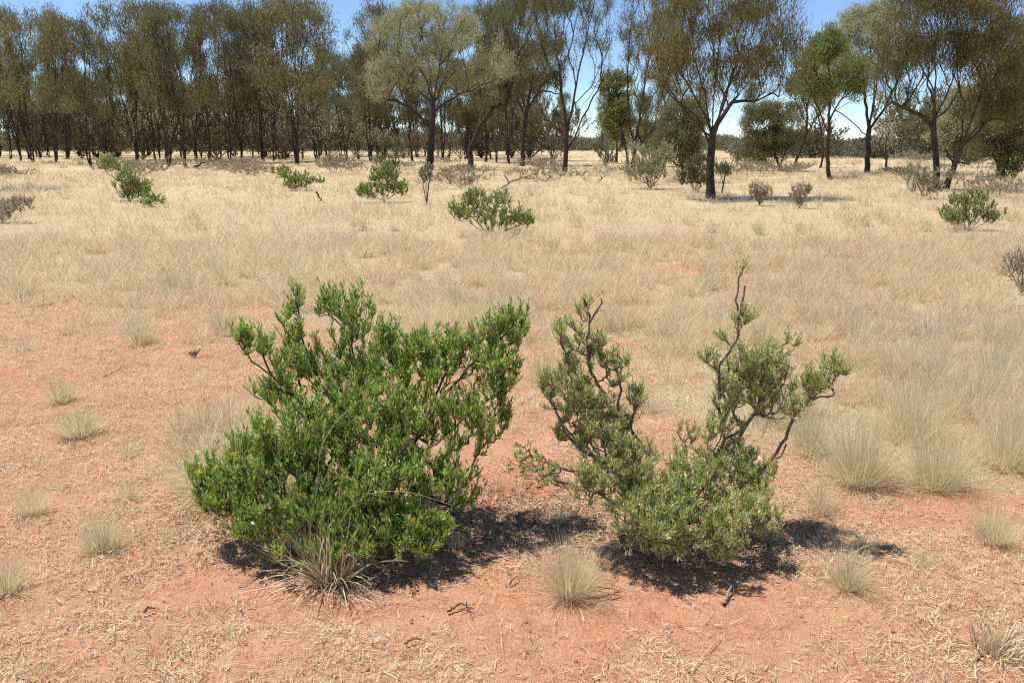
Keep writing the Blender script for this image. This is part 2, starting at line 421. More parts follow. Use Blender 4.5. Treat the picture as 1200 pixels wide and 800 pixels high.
# sparse fine stubble and curled straw lying on the soil
S = Soup(); g = rngf(8)
n = 640000
x, y = wedge(n, 1.7, 9.5, g, 1.0, 1.35)
dn = litter_d(x, y)
keep = g.uniform(0, 1, n) < (.05+.9*dn*(.25+.75*sstep(.35, .6, fbm(x, y, .12, 71, 2))))
x, y = x[keep], y[keep]; n = len(x)
P = np.stack([x, y, gh(x, y)+g.uniform(.001, .010, n)+.018*dn[keep]*g.uniform(0, 1, n)**2], 1)
S.add(*strips(P, g.uniform(0, 6.28, n), g.uniform(.9, 1.62, n), g.uniform(.05, 1, n)**1.5*.042*(1+.05*y)+.005, np.maximum(g.uniform(.0010, .0038, n), y*.0004), g.normal(size=n)*1.1, g, 2))
# longer straws
n = 2600; x, y = wedge(n, 1.8, 8, g, 1.0, 1.4)
P = np.stack([x, y, gh(x, y)+.012], 1)
S.add(*strips(P, g.uniform(0, 6.28, n), g.uniform(1.35, 1.6, n), g.uniform(.05, .16, n), g.uniform(.0012, .0022, n), g.normal(size=n)*.25, g, 4))
tag(S.out('straw_litter', M['litter']), 'chopped straw and bits of dead leaf strewn over the red soil', 'litter', kind='stuff')

S = Soup(); g = rngf(19)
for cx, cy, sx, sy, n in ((430, 610, .48, .22, 9000), (790, 620, .36, .18, 6500), (560, 600, .3, .18, 2500)):
    c = at(cx, cy); P = c+np.stack([g.normal(size=n)*sx, g.normal(size=n)*sy, np.zeros(n)], 1); P[:, 2] = gh(P[:, 0], P[:, 1])+g.uniform(.001, .012, n)
    S.add(*leaves6(P, rdirs(n, g)*np.array([1, 1, .25]), g.uniform(.012, .03, n), g.uniform(.003, .006, n), g))
tag(S.out('dead_leaves', M['deadleaf']), 'dropped brown leaves lying under and between the two shrubs', 'litter', kind='stuff')

S = Soup(); g = rngf(9)
x, y = wedge(6000, 1.8, 8.5, g, 1.0, 1.4)
keep = g.uniform(0, 1, len(x)) < (.04+.75*litter_d(x, y)*(1-.5*field(x, y)))
x, y = x[keep], y[keep]
S.add(*tufts(x, y, 20, g.uniform(.01, .05, len(x)), g.uniform(.025, .07, len(x)), np.maximum(.0018, y*.0004)+0*x, g, 1.3, 1.6))
tag(S.out('grass_stubble', M['straw']), 'low curled grass stubble in patches between the tussocks', 'grass', kind='stuff')

# clods and grit
S = Soup(); g = rngf(10)
n = 5200; x, y = wedge(n, 1.8, 7, g, .95, 1.4)
keep = g.uniform(0, 1, n) < .15+.85*sstep(.45, .62, fbm(x, y, .4, 81)); x, y = x[keep], y[keep]; n = len(x)
r = .002+.007*g.uniform(0, 1, n)**4
ico = np.array([(0, 0, 1), (.89, 0, .45), (.28, .85, .45), (-.72, .53, .45), (-.72, -.53, .45), (.28, -.85, .45), (.72, .53, -.45), (-.28, .85, -.45), (-.89, 0, -.45), (-.28, -.85, -.45), (.72, -.53, -.45), (0, 0, -1)])
icf = np.array([(0, 1, 2), (0, 2, 3), (0, 3, 4), (0, 4, 5), (0, 5, 1), (1, 6, 2), (2, 7, 3), (3, 8, 4), (4, 9, 5), (5, 10, 1), (2, 6, 7), (3, 7, 8), (4, 8, 9), (5, 9, 10), (1, 10, 6), (11, 7, 6), (11, 8, 7), (11, 9, 8), (11, 10, 9), (11, 6, 10)])
V = ico[None]*r[:, None, None]*np.array([1, 1, .7])*g.uniform(.7, 1.3, (n, 12, 1))+np.stack([x, y, gh(x, y)+r*.3], 1)[:, None]
S.add(V.reshape(-1, 3), None, ((np.arange(n)*12)[:, None, None]+icf[None]).reshape(-1, 3))
cm, nt, N, L = nodes('clod_soil')
ge = N.new('ShaderNodeNewGeometry'); rr_ = ramp(nt, [(0, (.26, .10, .06)), (.6, (.44, .20, .12)), (1, (.54, .27, .17))]); L.new(ge.outputs['Random Per Island'], rr_.inputs[0])
p = N.new('ShaderNodeBsdfPrincipled'); p.inputs['Roughness'].default_value = 1; L.new(rr_.outputs[0], p.inputs['Base Color'])
o_ = N.new('ShaderNodeOutputMaterial'); L.new(p.outputs[0], o_.inputs[0])
tag(S.out('soil_clods', cm), 'small red clods and grit on the bare soil', 'soil', kind='stuff')

# ------------------------------------------------------------------ tussocks, one thing each
def tussock(px, py, wpx, hpx, label, mat='tussock', nb=420, seed=0, spread=1.0, curl=.5, name='grass_tussock', cat='grass tussock', group='grass tussocks on the red soil', wid=None):
    b = at(px, py); g = rngf(1000+seed+int(px)); d = np.linalg.norm(b-[0, 0, CAMH]); k = d/F
    W = wpx*k; H = hpx*k*.86
    n = int(nb*1.7); a = g.uniform(0, 2*np.pi, n); q = np.sqrt(g.uniform(0, 1, n)); rr = W*.2*q
    P = np.stack([np.cos(a)*rr, np.sin(a)*rr, np.full(n, -.008)], 1)
    lean = q*spread*g.uniform(.1, 1.5, n)+g.normal(size=n)*.16; Lg = H*g.uniform(.3, 1.12, n)*(1+.1*q)
    ww = wid or max(.0010, k*.30)
    s = Soup(); s.add(*strips(P, a+g.normal(size=n)*.35, lean, Lg, ww*g.uniform(.7, 1.3, n), curl*g.normal(size=n)*1.2+.3*q, g, 4))
    # broken lower blades
    n = nb//4; a = g.uniform(0, 2*np.pi, n); P = np.stack([np.cos(a)*W*.12, np.sin(a)*W*.12, np.full(n, 0.)], 1)
    s.add(*strips(P, a, g.uniform(.9, 1.5, n), H*g.uniform(.2, .6, n), ww*1.2, g.normal(size=n)*.5, g, 3))
    o = s.out(name, M[mat]); o.location = b
    return tag(o, label, cat, group)

TUS = [
 (92, 511, 52, 38, 'round yellow-green tussock on red soil, just in front of a smaller one', 'tussock', 620),
 (73, 471, 40, 34, 'small yellow-green tussock just behind a rounder one on red soil', 'tussock', 420),
 (163, 402, 46, 40, 'loose upright tussock on the red soil left of the big green shrub', 'tussock', 360),
 (265, 392, 60, 40, 'low yellow-green tussock right behind the left tip of the big shrub', 'tussock', 420),
 (28, 411, 20, 20, 'tiny tussock alone on red soil near the left edge', 'tussock_dry', 160),
 (120, 640, 52, 52, 'upright green-tinged tussock in the straw litter, nearest the lower left', 'tussock', 460),
 (38, 602, 48, 40, 'sparse tussock with long stray stalks near the left edge', 'tussock_dry', 300),
 (4, 692, 46, 50, 'green-tinged tussock cut by the left edge of the photo', 'tussock', 340),
 (206, 345, 44, 30, 'straw tussock at the edge of the field left of the big shrub', 'tussock', 360),
 (26, 346, 34, 26, 'small green-tinged tussock at the field edge far left', 'tussock', 240),
 (52, 358, 22, 18, 'tiny round tussock beside a larger one at the field edge', 'tussock', 160),
 (667, 692, 62, 84, 'pale round wiry tussock standing between the two shrubs', 'tussock_dry', 900),
 (993, 686, 52, 56, 'small grey-green tussock alone on red soil right of the shrubs', 'tussock', 420),
 (1163, 634, 60, 50, 'open pale tussock near the right edge on red soil', 'tussock_dry', 420),
 (1006, 566, 88, 96, 'large dense tussock with dark base at the field edge right of the shrub', 'tussock', 900),
 (1096, 570, 74, 84, 'large rounded tussock at the field edge, right of the largest one', 'tussock', 760),
 (1180, 544, 80, 80, 'broad straw tussock at the field edge by the right side of the photo', 'tussock_dry', 600),
 (960, 598, 40, 52, 'small dry tussock in front of the field beside the right shrub', 'tussock_dry', 300),
 (640, 444, 44, 42, 'pale tussock behind the gap between the two big shrubs', 'tussock', 420),
 (532, 356, 44, 30, 'tussock with shaded base in the grass behind the left shrub', 'tussock', 360),
 (950, 535, 60, 60, 'grassy tuft at the field corner behind the right shrub branch', 'tussock', 420),
 (712, 386, 60, 36, 'pale tuft above the small burrow in the grass', 'tussock', 420),
 (760, 480, 40, 24, 'low greenish tuft on soil behind the right shrub', 'tussock', 240),
 (205, 572, 34, 26, 'grey tuft on a stony patch left of the big shrub', 'tussock_dry', 220),
 (200, 630, 30, 22, 'sparse brown tuft below the left tip of the big shrub', 'tussock_dry', 120),
 (1085, 660, 34, 28, 'thin brown tuft between two tussocks on the right soil', 'tussock_dry', 140),
 (535, 640, 30, 26, 'thin grey tuft in the edge of the left shrub shadow', 'tussock_dry', 110),
 (655, 612, 30, 46, 'thin upright stalks behind the pale round tussock', 'tussock_dry', 90),
 (148, 530, 30, 26, 'sparse pale tuft on the soil right of two round tussocks', 'tussock_dry', 120),
 (150, 585, 34, 30, 'faint straw tuft between the shrub and a green-tinged tussock', 'tussock_dry', 160),
]
for k_, t in enumerate(TUS):
    tussock(t[0], t[1], t[2], t[3], t[4], t[5], t[6], seed=k_)
# pale fluffier tufts inside the field, too alike to tell apart
g = rngf(12); cnt_ = 0
while cnt_ < 90:
    px = g.uniform(0, 1200); py = g.uniform(255, 520)
    b = at(px, py)
    if field(b[0], b[1]) < .8 or (px < 1000 and px > 600 and py > 400): continue
    k = 933/np.linalg.norm(b-[0, 0, CAMH])
    tussock(px, py, k*g.uniform(.22, .42), k*g.uniform(.22, .38), 'fluffy pale tuft rising among the dry grass of the field', g.choice(['tussock', 'tussock_dry', 'tussock_dry']), 170, seed=500+cnt_, group='fluffy tufts in the grass field')
    cnt_ += 1

cnt_ = 0
while cnt_ < 30:
    px = g.uniform(890, 1260); py = g.uniform(395, 548); b = at(px, py)
    if field(b[0], b[1]) < .7: continue
    k = 933/np.linalg.norm(b-[0, 0, CAMH])
    tussock(px, py, k*g.uniform(.26, .42), k*g.uniform(.28, .42), 'fluffy pale tuft rising among the dry grass of the field', g.choice(['tussock_dry', 'tussock_dry', 'tussock']), 190, seed=700+cnt_, group='fluffy tufts in the grass field', spread=.8)
    cnt_ += 1

# ------------------------------------------------------------------ the two large shrubs
def ell_attr(E, Y0, n, g, floor=.03, shell=.5):
    """attractors in foliage masses; an entry is cx, cy, rx, ry, depth offset, weight"""
    out = []; tot = sum(e[2]*e[3]*e[5] for e in E)
    for cx, cy, rx, ry, dz, wgt in E:
        m = max(3, int(round(n*rx*ry*wgt/tot))); c = at(cx, cy, Y0+dz); k = np.linalg.norm(c-[0, 0, CAMH])/F
        d = rdirs(m, g)*g.uniform(0, 1, (m, 1))**shell
        p = c+d*np.array([rx*k, (rx+ry)*.5*k*.95, ry*k*1.03])
        z0 = gh(p[:, 0], p[:, 1])
        p = p[p[:, 2] > z0+floor]; out.append(p)
    return np.concatenate(out)

def pline(pts, Y0):
    r = []
    for q in pts:
        r.append(at(q[0], q[1], Y0+(q[2] if len(q) > 2 else 0)))
    return np.array(r)

def shoots(w, g, n, mat, parent, name, L, W, ups=.5, per=None, dens_tip=.8, spread=.8):
    P, D = thin_pts(w, n, g, 1.5)
    rad = rdirs(n, g); rad = unit(rad-D*np.sum(rad*D, 1, keepdims=True))
    d = D*g.uniform(.3, 1.0, (n, 1))+rad*spread*g.uniform(.5, 1.1, (n, 1))+np.array([0, 0, ups])
    s = Soup(); s.add(*leaves6(P+rad*.002, d, L*g.uniform(.45, 1.3, n), W*g.uniform(.6, 1.25, n), g))
    o = s.out(name, mat, None); o.parent = parent; return o

def add_twiglets(w, g, n, length, up, maxcnt=3.5):
    """short upright leafy shoots off the thin wood, added as new chains"""
    ids = np.nonzero((w['cnt'] <= maxcnt) & (w['par'] >= 0))[0]
    i = g.choice(ids, n); P = w['pos'][i]
    L = length*g.uniform(.5, 1.2, n)
    d = unit(w['dr'][i]*.6+rdirs(n, g)*.55+np.array([0, 0, up]))
    a = P+d*(L*.5)[:, None]; d2 = unit(d+np.array([0, 0, .35])); b = a+d2*(L*.5)[:, None]
    n0 = len(w['pos']); ids1 = n0+np.arange(n); ids2 = n0+n+np.arange(n)
    w['pos'] = np.concatenate([w['pos'], a, b]); w['par'] = np.concatenate([w['par'], i, ids1]); w['cnt'] = np.concatenate([w['cnt'], np.full(2*n, .5)])
    w['rad'] = np.concatenate([w['rad'], np.full(n, .0013), np.full(n, .0008)]); w['dr'] = np.concatenate([w['dr'], d, d2])
    for q in range(n): w['chains'].append([i[q], ids1[q], ids2[q]])
    return w

def big_shrub(base, Y0, stems, E, n, label, leafmat, woodmat, nleaf, L, W, seed, rbase, ntw, twl, up, name='shrub', spread=.8, ups=.5, slope=.7, expo=.5, stemtips=5):
    g = rngf(seed)
    root = empty(name, base, label, 'shrub', 'shrubs on the red soil')
    A = ell_attr(E, Y0, n, g)
    w = grow([pline(s, Y0) for s in stems], A, g, seg=.035, slope=slope, pen=.8, jit=.12, rbase=rbase, rtip=.0012, expo=expo, stemtips=stemtips)
    w = add_twiglets(w, g, ntw, twl, up, 8)
    w2 = dict(w); w2['cnt'] = np.where(w['cnt'] <= .6, 1., np.where(w['cnt'] <= 1.5, 1.2, 9.))
    # leaves mostly on the twiglets
    wd = wood(w, woodmat, 'branches', root, .0008); shift(wd, base)
    wt = dict(w); wt['cnt'] = np.where(w['cnt'] <= .6, 1., 9.)
    wt['cnt'] = np.where(w['cnt'] <= 1.5, 1., 9.)
    a = shoots(wt, g, nleaf, leafmat, root, 'foliage', L, W, ups, spread=spread); 
    shift(a, base)
    return root, w

Y1 = 3.12
stems1 = [
 [(436, 622), (418, 570), (392, 520, .05), (370, 487, .08), (345, 466, .1), (318, 440, .1), (306, 412, .12), (303, 388, .12)],
 [(430, 600), (410, 540, .1), (392, 480, .2), (372, 440, .25), (354, 398, .3), (346, 345, .3)],
 [(440, 610), (448, 540, .15), (440, 480, .25), (415, 420, .35), (402, 345, .4)],
 [(445, 615), (470, 545, -.05), (497, 500, 0), (520, 465, 0), (550, 430, .05), (585, 398, .1), (606, 378, .1)],
 [(460, 570), (472, 500, .1), (470, 440, .15), (455, 420, .15), (452, 395, .15)],
 [(470, 545), (510, 520, -.1), (545, 490, -.1), (590, 455, -.05)],
 [(430, 615, -.1), (380, 605, -.15), (320, 600, -.15), (262, 585, -.1), (238, 572, -.1), (226, 560, -.1)],
 [(440, 615, -.1), (455, 628, -.25), (480, 632, -.36)],
 [(425, 600, -.1), (350, 560, -.15), (300, 525, -.1)],
 [(318, 440, .1), (296, 424, .1), (280, 402, .1)],
 [(495, 500), (525, 430, .1), (548, 398, .15)],
]
E1 = [
 (400, 642, 90, 12, -.36, .9), (500, 630, 50, 14, -.3, .9), (320, 624, 50, 10, -.3, .9), (450, 645, 60, 8, -.38, .9),
 (404, 372, 40, 32, .38, .8), (345, 372, 16, 30, .3, .7), (306, 405, 22, 16, .12, .6), (283, 402, 12, 7, .1, .6), (350, 425, 38, 34, .25, .9), (330, 465, 34, 30, .1, .8),
 (410, 440, 48, 44, .3, 1.), (470, 425, 42, 34, .2, 1.), (525, 420, 44, 34, .12, 1.), (585, 398, 32, 26, .1, 1.1), (575, 450, 32, 34, .02, 1.), (610, 380, 14, 10, .1, 1.2),
 (470, 490, 70, 50, 0, 1.), (550, 500, 44, 40, -.05, .8), (390, 510, 70, 48, -.05, 1.1), (330, 540, 60, 45, -.15, 1.1), (280, 568, 50, 34, -.15, 1.1), (248, 562, 26, 20, -.12, 1.1), (262, 592, 30, 14, -.2, .9),
 (430, 570, 85, 45, -.2, 1.1), (515, 565, 50, 36, -.15, .8), (350, 598, 70, 22, -.25, 1.), (450, 612, 60, 22, -.3, .9), (482, 632, 26, 10, -.36, 1.), (275, 600, 36, 12, -.25, .8), (455, 395, 16, 10, .15, .8), (300, 612, 40, 12, -.3, .6), (390, 622, 50, 16, -.35, .7), (500, 625, 30, 12, -.32, .6),
]
b1 = at(436, 622)
big_shrub(b1, Y1, stems1, E1, 1620, 'larger bright green shrub with broad leaves, dead grass at its foot', M['green_leaf'], M['twig'], 68000, .026, .0068, 101, .021, 3800, .085, .9, spread=.7, ups=.45, expo=.43, stemtips=14)

Y2 = 3.02
stems2 = [
 [(790, 628), (770, 598), (738, 548), (709, 500, .05), (685, 457, .08), (668, 425, .1), (656, 402, .1), (657, 372, .1)],
 [(738, 548), (722, 500, .1), (708, 462, .12), (692, 436, .12), (688, 400, .12), (692, 372, .12), (684, 350, .12)],
 [(692, 376, .12), (703, 360, .12), (705, 350, .12)],
 [(770, 598, .05), (760, 535, .1), (740, 505, .1), (722, 487, .1), (728, 457, .1), (722, 425, .1)],
 [(738, 505, .1), (744, 480, .1), (748, 455, .1)],
 [(760, 590, -.05), (715, 545, -.08), (680, 526, -.08), (662, 506, -.08), (650, 478, -.08)],
 [(795, 620), (822, 570, .05), (849, 514, .05), (842, 476, .05), (844, 428, .05), (863, 400, .05), (870, 357, .05), (873, 335, .05)],
 [(866, 385, .05), (862, 352, .05), (866, 325, .05), (872, 312, .05)],
 [(820, 580, .1), (862, 518, .12), (886, 480, .12), (896, 452, .14), (892, 425, .14)],
 [(795, 620, -.05), (845, 590, -.03), (880, 560, 0), (898, 545, 0), (921, 514, 0), (932, 485, 0), (950, 462, 0), (978, 430, 0)],
 [(898, 545, 0), (915, 535, -.02), (922, 520, -.02)],
 [(790, 625), (760, 610, -.15), (720, 590, -.2), (700, 575, -.2)],
 [(790, 625), (830, 622, -.2), (870, 618, -.22)],
 [(785, 625), (790, 590, -.2), (800, 560, -.2)],
]
E2 = [
 (760, 641, 40, 10, -.3, .9), (830, 648, 50, 10, -.3, .9), (890, 622, 26, 14, -.2, .8),
 (670, 425, 16, 22, .1, .8), (683, 455, 18, 26, .08, .8), (700, 480, 18, 22, .05, .8), (716, 500, 18, 22, .05, .8), (735, 500, 14, 26, .1, .9), (705, 430, 12, 26, .12, .7), (672, 492, 26, 18, -.06, .9), (668, 512, 20, 14, -.08, .8), (740, 545, 30, 24, -.05, .9), (690, 580, 26, 16, -.2, .7),
 (805, 520, 18, 24, .05, .5), (845, 395, 6, 10, .05, .4),
 (688, 366, 20, 14, .12, .5), (660, 392, 16, 18, .1, .8), (690, 405, 22, 16, .12, .9), (722, 432, 18, 24, .1, 1.), (745, 462, 12, 22, .1, 1.), (655, 460, 24, 26, -.05, .8), (682, 470, 24, 22, .0, .7),
 (640, 455, 12, 14, -.06, .7), (690, 512, 30, 22, -.08, .9), (722, 525, 40, 26, -.05, 1.), (700, 555, 36, 22, -.18, 1.), (755, 570, 50, 34, -.15, 1.2), (770, 605, 56, 32, -.25, 1.2), (810, 575, 44, 38, -.1, 1.1),
 (845, 548, 46, 32, 0, 1.), (880, 560, 34, 26, -.05, .9), (875, 600, 40, 26, -.2, 1.1), (830, 622, 50, 24, -.3, 1.1), (780, 630, 40, 16, -.34, .9),
 (888, 425, 40, 24, .14, 1.3), (880, 455, 36, 34, .12, 1.2), (848, 462, 16, 30, .06, .7), (905, 470, 24, 24, .12, .9), (928, 402, 8, 7, .12, .8), (955, 452, 26, 18, 0, 1.3), (978, 430, 12, 22, 0, 1.2), (935, 478, 18, 14, 0, 1.),
 (829, 425, 9, 12, .05, .9), (868, 378, 12, 14, .05, 1.), (852, 500, 26, 20, .05, .7), (830, 500, 14, 16, .05, .5),
]
b2 = at(790, 628)
root2, w2_ = big_shrub(b2, Y2, stems2, E2, 1650, 'grey-green narrow-leaved shrub with crooked bare branches rising above it', M['grey_leaf'], M['twig_grey'], 62000, .021, .0040, 202, .019, 3000, .055, .7, spread=.8, ups=.35, expo=.38, stemtips=22)
# yellow-green growing tip of the tallest shoot
g = rngf(55); tip = at(870, 314, Y2+.05); n = 70
P = tip+g.normal(size=(n, 3))*np.array([.012, .012, .022])
s = Soup(); s.add(*leaves6(P, rdirs(n, g)*.6+np.array([0, 0, .8]), .018, .005, g))
o = s.out('young_shoot', M['young_leaf']); shift(o, b2); o.parent = root2
tag(o, 'yellow-green young tip of the tallest shoot')

# leafy branch lying on the ground left of the right shrub
def lying_branch():
    g = rngf(66); b = at(690, 565); root = empty('fallen_branch', b, 'low dark leafy branch lying on the soil beside the grey-green shrub', 'branch')
    Yb = b[1]; st = [pline([(690, 562), (665, 550), (640, 542, .05), (618, 536, .08)], Yb)]
    st[0][:, 2] = np.maximum(st[0][:, 2], .04)
    A = []
    for cx, cy in ((618, 538), (632, 548), (625, 556), (645, 556), (612, 545)):
        c = at(cx, cy+6); A.append(c+g.normal(size=(16, 3))*np.array([.035, .05, .025])+[0, 0, .06])
    A = np.concatenate(A); A = A[A[:, 2] > .02]
    w = grow(st, A, g, seg=.04, slope=.1, pen=.3, rbase=.007, rtip=.001)
    wd = wood(w, M['twig'], 'branches', root, .0007); shift(wd, b)
    o = shoots(w, g, 1500, M['grey_leaf'], root, 'foliage', .022, .004, .2); shift(o, b)
lying_branch()

# dead grass at the foot of the left shrub and left of it
def clump(px, py, wpx, hpx, label, nb, wid, mat='straw', spread=1.3, curl=1.0, name='grass_clump', seed=0, foot=.12):
    b = at(px, py); g = rngf(2000+seed+int(px)); k = np.linalg.norm(b-[0, 0, CAMH])/F; W = wpx*k; H = hpx*k
    n = nb; a = g.uniform(0, 2*np.pi, n); q = np.sqrt(g.uniform(0, 1, n))
    P = np.stack([np.cos(a)*W*foot*q, np.sin(a)*W*foot*q, np.full(n, 0.)], 1)
    s = Soup(); s.add(*strips(P, a+g.normal(size=n)*.6, q*spread*g.uniform(.1, 1.2, n), H*g.uniform(.4, 1.15, n), wid*g.uniform(.6, 1.5, n), curl*g.normal(size=n)+.5*q, g, 6))
    o = s.out(name, M[mat]); o.location = b; return tag(o, label, 'grass clump')
clump(388, 674, 170, 88, 'clump of long bent straw blades at the front foot of the large green shrub', 420, .0036, 'litter', spread=1.4, curl=1.1, seed=1)
clump(345, 640, 90, 45, 'short straw clump hanging under the left front of the green shrub', 110, .0032, spread=1.5, curl=.9, seed=2)
clump(292, 566, 150, 112, 'tangle of pale dry grass growing up through the left side of the green shrub', 1500, .0028, 'tussock', 1.3, 2.4, seed=3, foot=.40)
clump(256, 505, 110, 46, 'pale tangled dry grass behind the left tip of the green shrub', 800, .0028, 'straw', 1.5, 2.4, seed=4, foot=.42)
clump(410, 470, 50, 90, 'upright pale grass standing behind the top of the green shrub', 260, .0022, 'straw', .4, .3, seed=5, foot=.3)
clump(600, 575, 60, 34, 'sparse brown stalks among the shade between the shrubs', 60, .0022, 'straw', 1.3, .8, seed=6, foot=.4)
clump(1168, 762, 56, 40, 'bleached pale straw clump in the lower right corner', 170, .0030, 'litter', 1.4, .9, seed=7, foot=.3)
clump(1065, 470, 90, 46, 'arching pale grass clump in the field on the right', 150, .0028, 'straw', 1.4, .9, seed=8, foot=.2)
clump(985, 640, 70, 16, 'flattened grey-green grass patch behind a small tussock', 260, .0024, 'tussock', 1.5, .4, seed=9, foot=.45)

# two long bent stalks that cross the large shrub
def stalk(pts, Y0, label, r=.0011):
    P = pline(pts, Y0); t = np.linspace(0, 1, len(P)); q = np.linspace(0, 1, 24)
    PP = np.stack([np.interp(q, t, P[:, i]) for i in range(3)], 1)
    for _ in range(1): PP[1:-1] = (PP[:-2]+PP[1:-1]*2+PP[2:])/4
    s = Soup(); tube(s, PP, np.linspace(r, r*.4, 24), 4); o = s.out('grass_stalk', M['litter']); b = PP[0]; shift(o, b); o.location = b
    return tag(o, label, 'grass stalk')
stalk([(385, 640), (405, 600), (425, 580), (450, 575), (480, 576), (510, 585), (530, 592)], 2.72, 'long bent straw stalk arching right over the front of the green shrub')
stalk([(392, 640), (385, 590), (372, 560), (375, 525), (392, 495), (420, 470), (446, 452)], 2.74, 'thin pale stalk curving up across the middle of the green shrub')

# ------------------------------------------------------------------ small shrubs further back
def small_shrub(px, py, wpx, hpx, label, mat='small_leaf', nl=3000, seed=0, lean=0, L=.05, W=.014, name='shrub', group='small shrubs in the grass', cat='shrub', n=110, blobs=None, woodm='twig'):
    b = at(px, py); g = rngf(3000+seed); k = np.linalg.norm(b-[0, 0, CAMH])/F; Wd = wpx*k; H = hpx*k
    root = empty(name, b, label, cat, group)
    n = int(n*2.2); nl = int(nl*2.2); L = L*.85; m = n; A = []
    if blobs is None:
        blobs = [(-.34+.085*q+g.uniform(-.08, .08), g.uniform(.30, .80), g.uniform(.2, .34)) for q in range(9)]+[(0, .3, .3)]
    for (bx, bz, br) in blobs:
        d = rdirs(m//len(blobs), g)*g.uniform(0, 1, (m//len(blobs), 1))**.5
        A.append(np.array([bx*Wd+lean*bz*Wd, g.uniform(-.3, .3)*Wd*.6, bz*H])+d*np.array([br*Wd, br*Wd, br*H]))
    A = np.concatenate(A); A = A[A[:, 2] > .04*H]
    stems = [np.array([[0, 0, 0], [g.uniform(-.06, .06)*Wd, 0, .12*H]])]
    for (bx, bz, br) in blobs: stems.append(np.array([[0, 0, .01*H], [bx*.4*Wd, 0, .4*bz*H], [bx*.8*Wd, 0, bz*.8*H]]))
    w = grow(stems, A, g, seg=H*.08, slope=.5, pen=.6, rbase=.018*H+.004, rtip=.0015)
    w = add_twiglets(w, g, n*2, H*.14, .9, 6)
    wood(w, M[woodm], 'branches', root, k*.15)
    w3 = dict(w); w3['cnt'] = np.where(w['cnt'] <= 1.5, 1., 9.)
    shoots(w3, g, nl, M[mat], root, 'foliage', L, W, .5)
    return root
small_shrub(575, 278, 92, 56, 'compact green shrub in the grass behind the two large shrubs', nl=4200, seed=1, L=.055, W=.014, blobs=[(-.3, .55, .24), (-.1, .5, .28), (.1, .75, .2), (.3, .38, .22), (-.2, .8, .18), (.42, .3, .13), (.05, .35, .3), (-.38, .45, .14)], n=180)
small_shrub(450, 237, 54, 42, 'mounded green shrub in the grass before the pale tree', nl=4200, seed=2, L=.06, W=.018, blobs=[(-.3, .3, .25), (0, .4, .32), (.2, .5, .28), (-.1, .7, .22), (.12, .8, .2), (.32, .3, .2), (-.42, .25, .14)], n=190)
small_shrub(459, 213, 40, 46, 'light green upright sapling rising behind the mounded shrub', mat='fresh', nl=2200, seed=26, L=.07, W=.018, blobs=[(0, .3, .25), (.1, .6, .25), (-.1, .8, .2), (.2, .85, .2), (-.25, .5, .2)], n=120, name='sapling', cat='sapling', group=None)
small_shrub(152, 237, 46, 44, 'leaning green shrub near the left edge of the field', nl=3000, seed=3, L=.07, W=.02, blobs=[(-.45, .85, .2), (-.2, .65, .25), (.05, .45, .3), (.2, .3, .25), (.3, .2, .2), (0, .2, .2)], n=130)
small_shrub(176, 244, 30, 14, 'tiny low green shrub at the foot of the leaning one', nl=800, seed=4, L=.06, W=.018, n=60)
small_shrub(347, 224, 46, 26, 'bright low green shrub in the field in front of the left woodland', nl=2200, seed=5, L=.08, W=.022, n=100)
small_shrub(1136, 270, 58, 40, 'rounded dark green shrub in the grass near the right edge', nl=4400, seed=6, L=.045, W=.012, n=200, blobs=[(-.28, .45, .24), (0, .6, .3), (.25, .45, .26), (0, .3, .32), (-.15, .75, .2), (.18, .78, .18), (.38, .3, .14), (-.4, .3, .14)])
small_shrub(1082, 234, 44, 40, 'grey-green twiggy shrub at the foot of the forked tree', mat='pale', nl=1400, seed=7, L=.07, W=.014, n=140, woodm='dead')
small_shrub(762, 222, 60, 52, 'pale grey-green bush in the grass between the dark trees', mat='pale', nl=3000, seed=8, L=.10, W=.02, n=160, woodm='dead')
small_shrub(815, 226, 40, 42, 'olive bush left of the large dark trunk', mat='olive', nl=2400, seed=9, L=.09, W=.018, n=120)
small_shrub(500, 240, 22, 44, 'slender young sapling with blue-grey leaves standing in the grass', mat='pale', nl=500, seed=10, L=.06, W=.016, n=40, blobs=[(0, .8, .3), (-.2, .7, .25), (.2, .75, .25)], name='sapling', cat='sapling', group=None, woodm='bark')
small_shrub(890, 241, 26, 26, 'grey tuft-like bush, left one of a pair in the grass', mat='purple', nl=900, seed=11, L=.08, W=.012, n=70, woodm='dead')
small_shrub(937, 244, 26, 26, 'grey tuft-like bush, right one of a pair in the grass', mat='purple', nl=900, seed=12, L=.08, W=.012, n=70, woodm='dead')
small_shrub(1197, 345, 40, 52, 'bare silvery twiggy bush cut by the right edge of the photo', mat='litter', nl=350, seed=13, L=.04, W=.005, n=110, woodm='dead')
small_shrub(4, 262, 60, 26, 'low purple-grey bush at the left edge of the field', mat='purple', nl=1800, seed=14, L=.07, W=.012, n=90, woodm='dead')
small_shrub(540, 222, 60, 26, 'dry brown bush under the forked dark tree', mat='purple', nl=1500, seed=15, L=.09, W=.014, n=90, woodm='dead')
small_shrub(395, 205, 60, 22, 'low grey bush in the grass under the open-branched tree', mat='purple', nl=1500, seed=16, L=.10, W=.016, n=90, woodm='dead')
small_shrub(710, 196, 34, 26, 'small bush in the far grass beside the open slender tree', mat='olive', nl=900, seed=17, L=.14, W=.03, n=60)
small_shrub(640, 214, 90, 18, 'wide brown dry bush beneath the open slender tree', mat='purple', nl=1800, seed=18, L=.08, W=.012, n=90, woodm='dead')
small_shrub(255, 200, 80, 16, 'low brown brush along the edge of the left woodland', mat='purple', nl=1600, seed=19, L=.10, W=.016, n=80, woodm='dead')
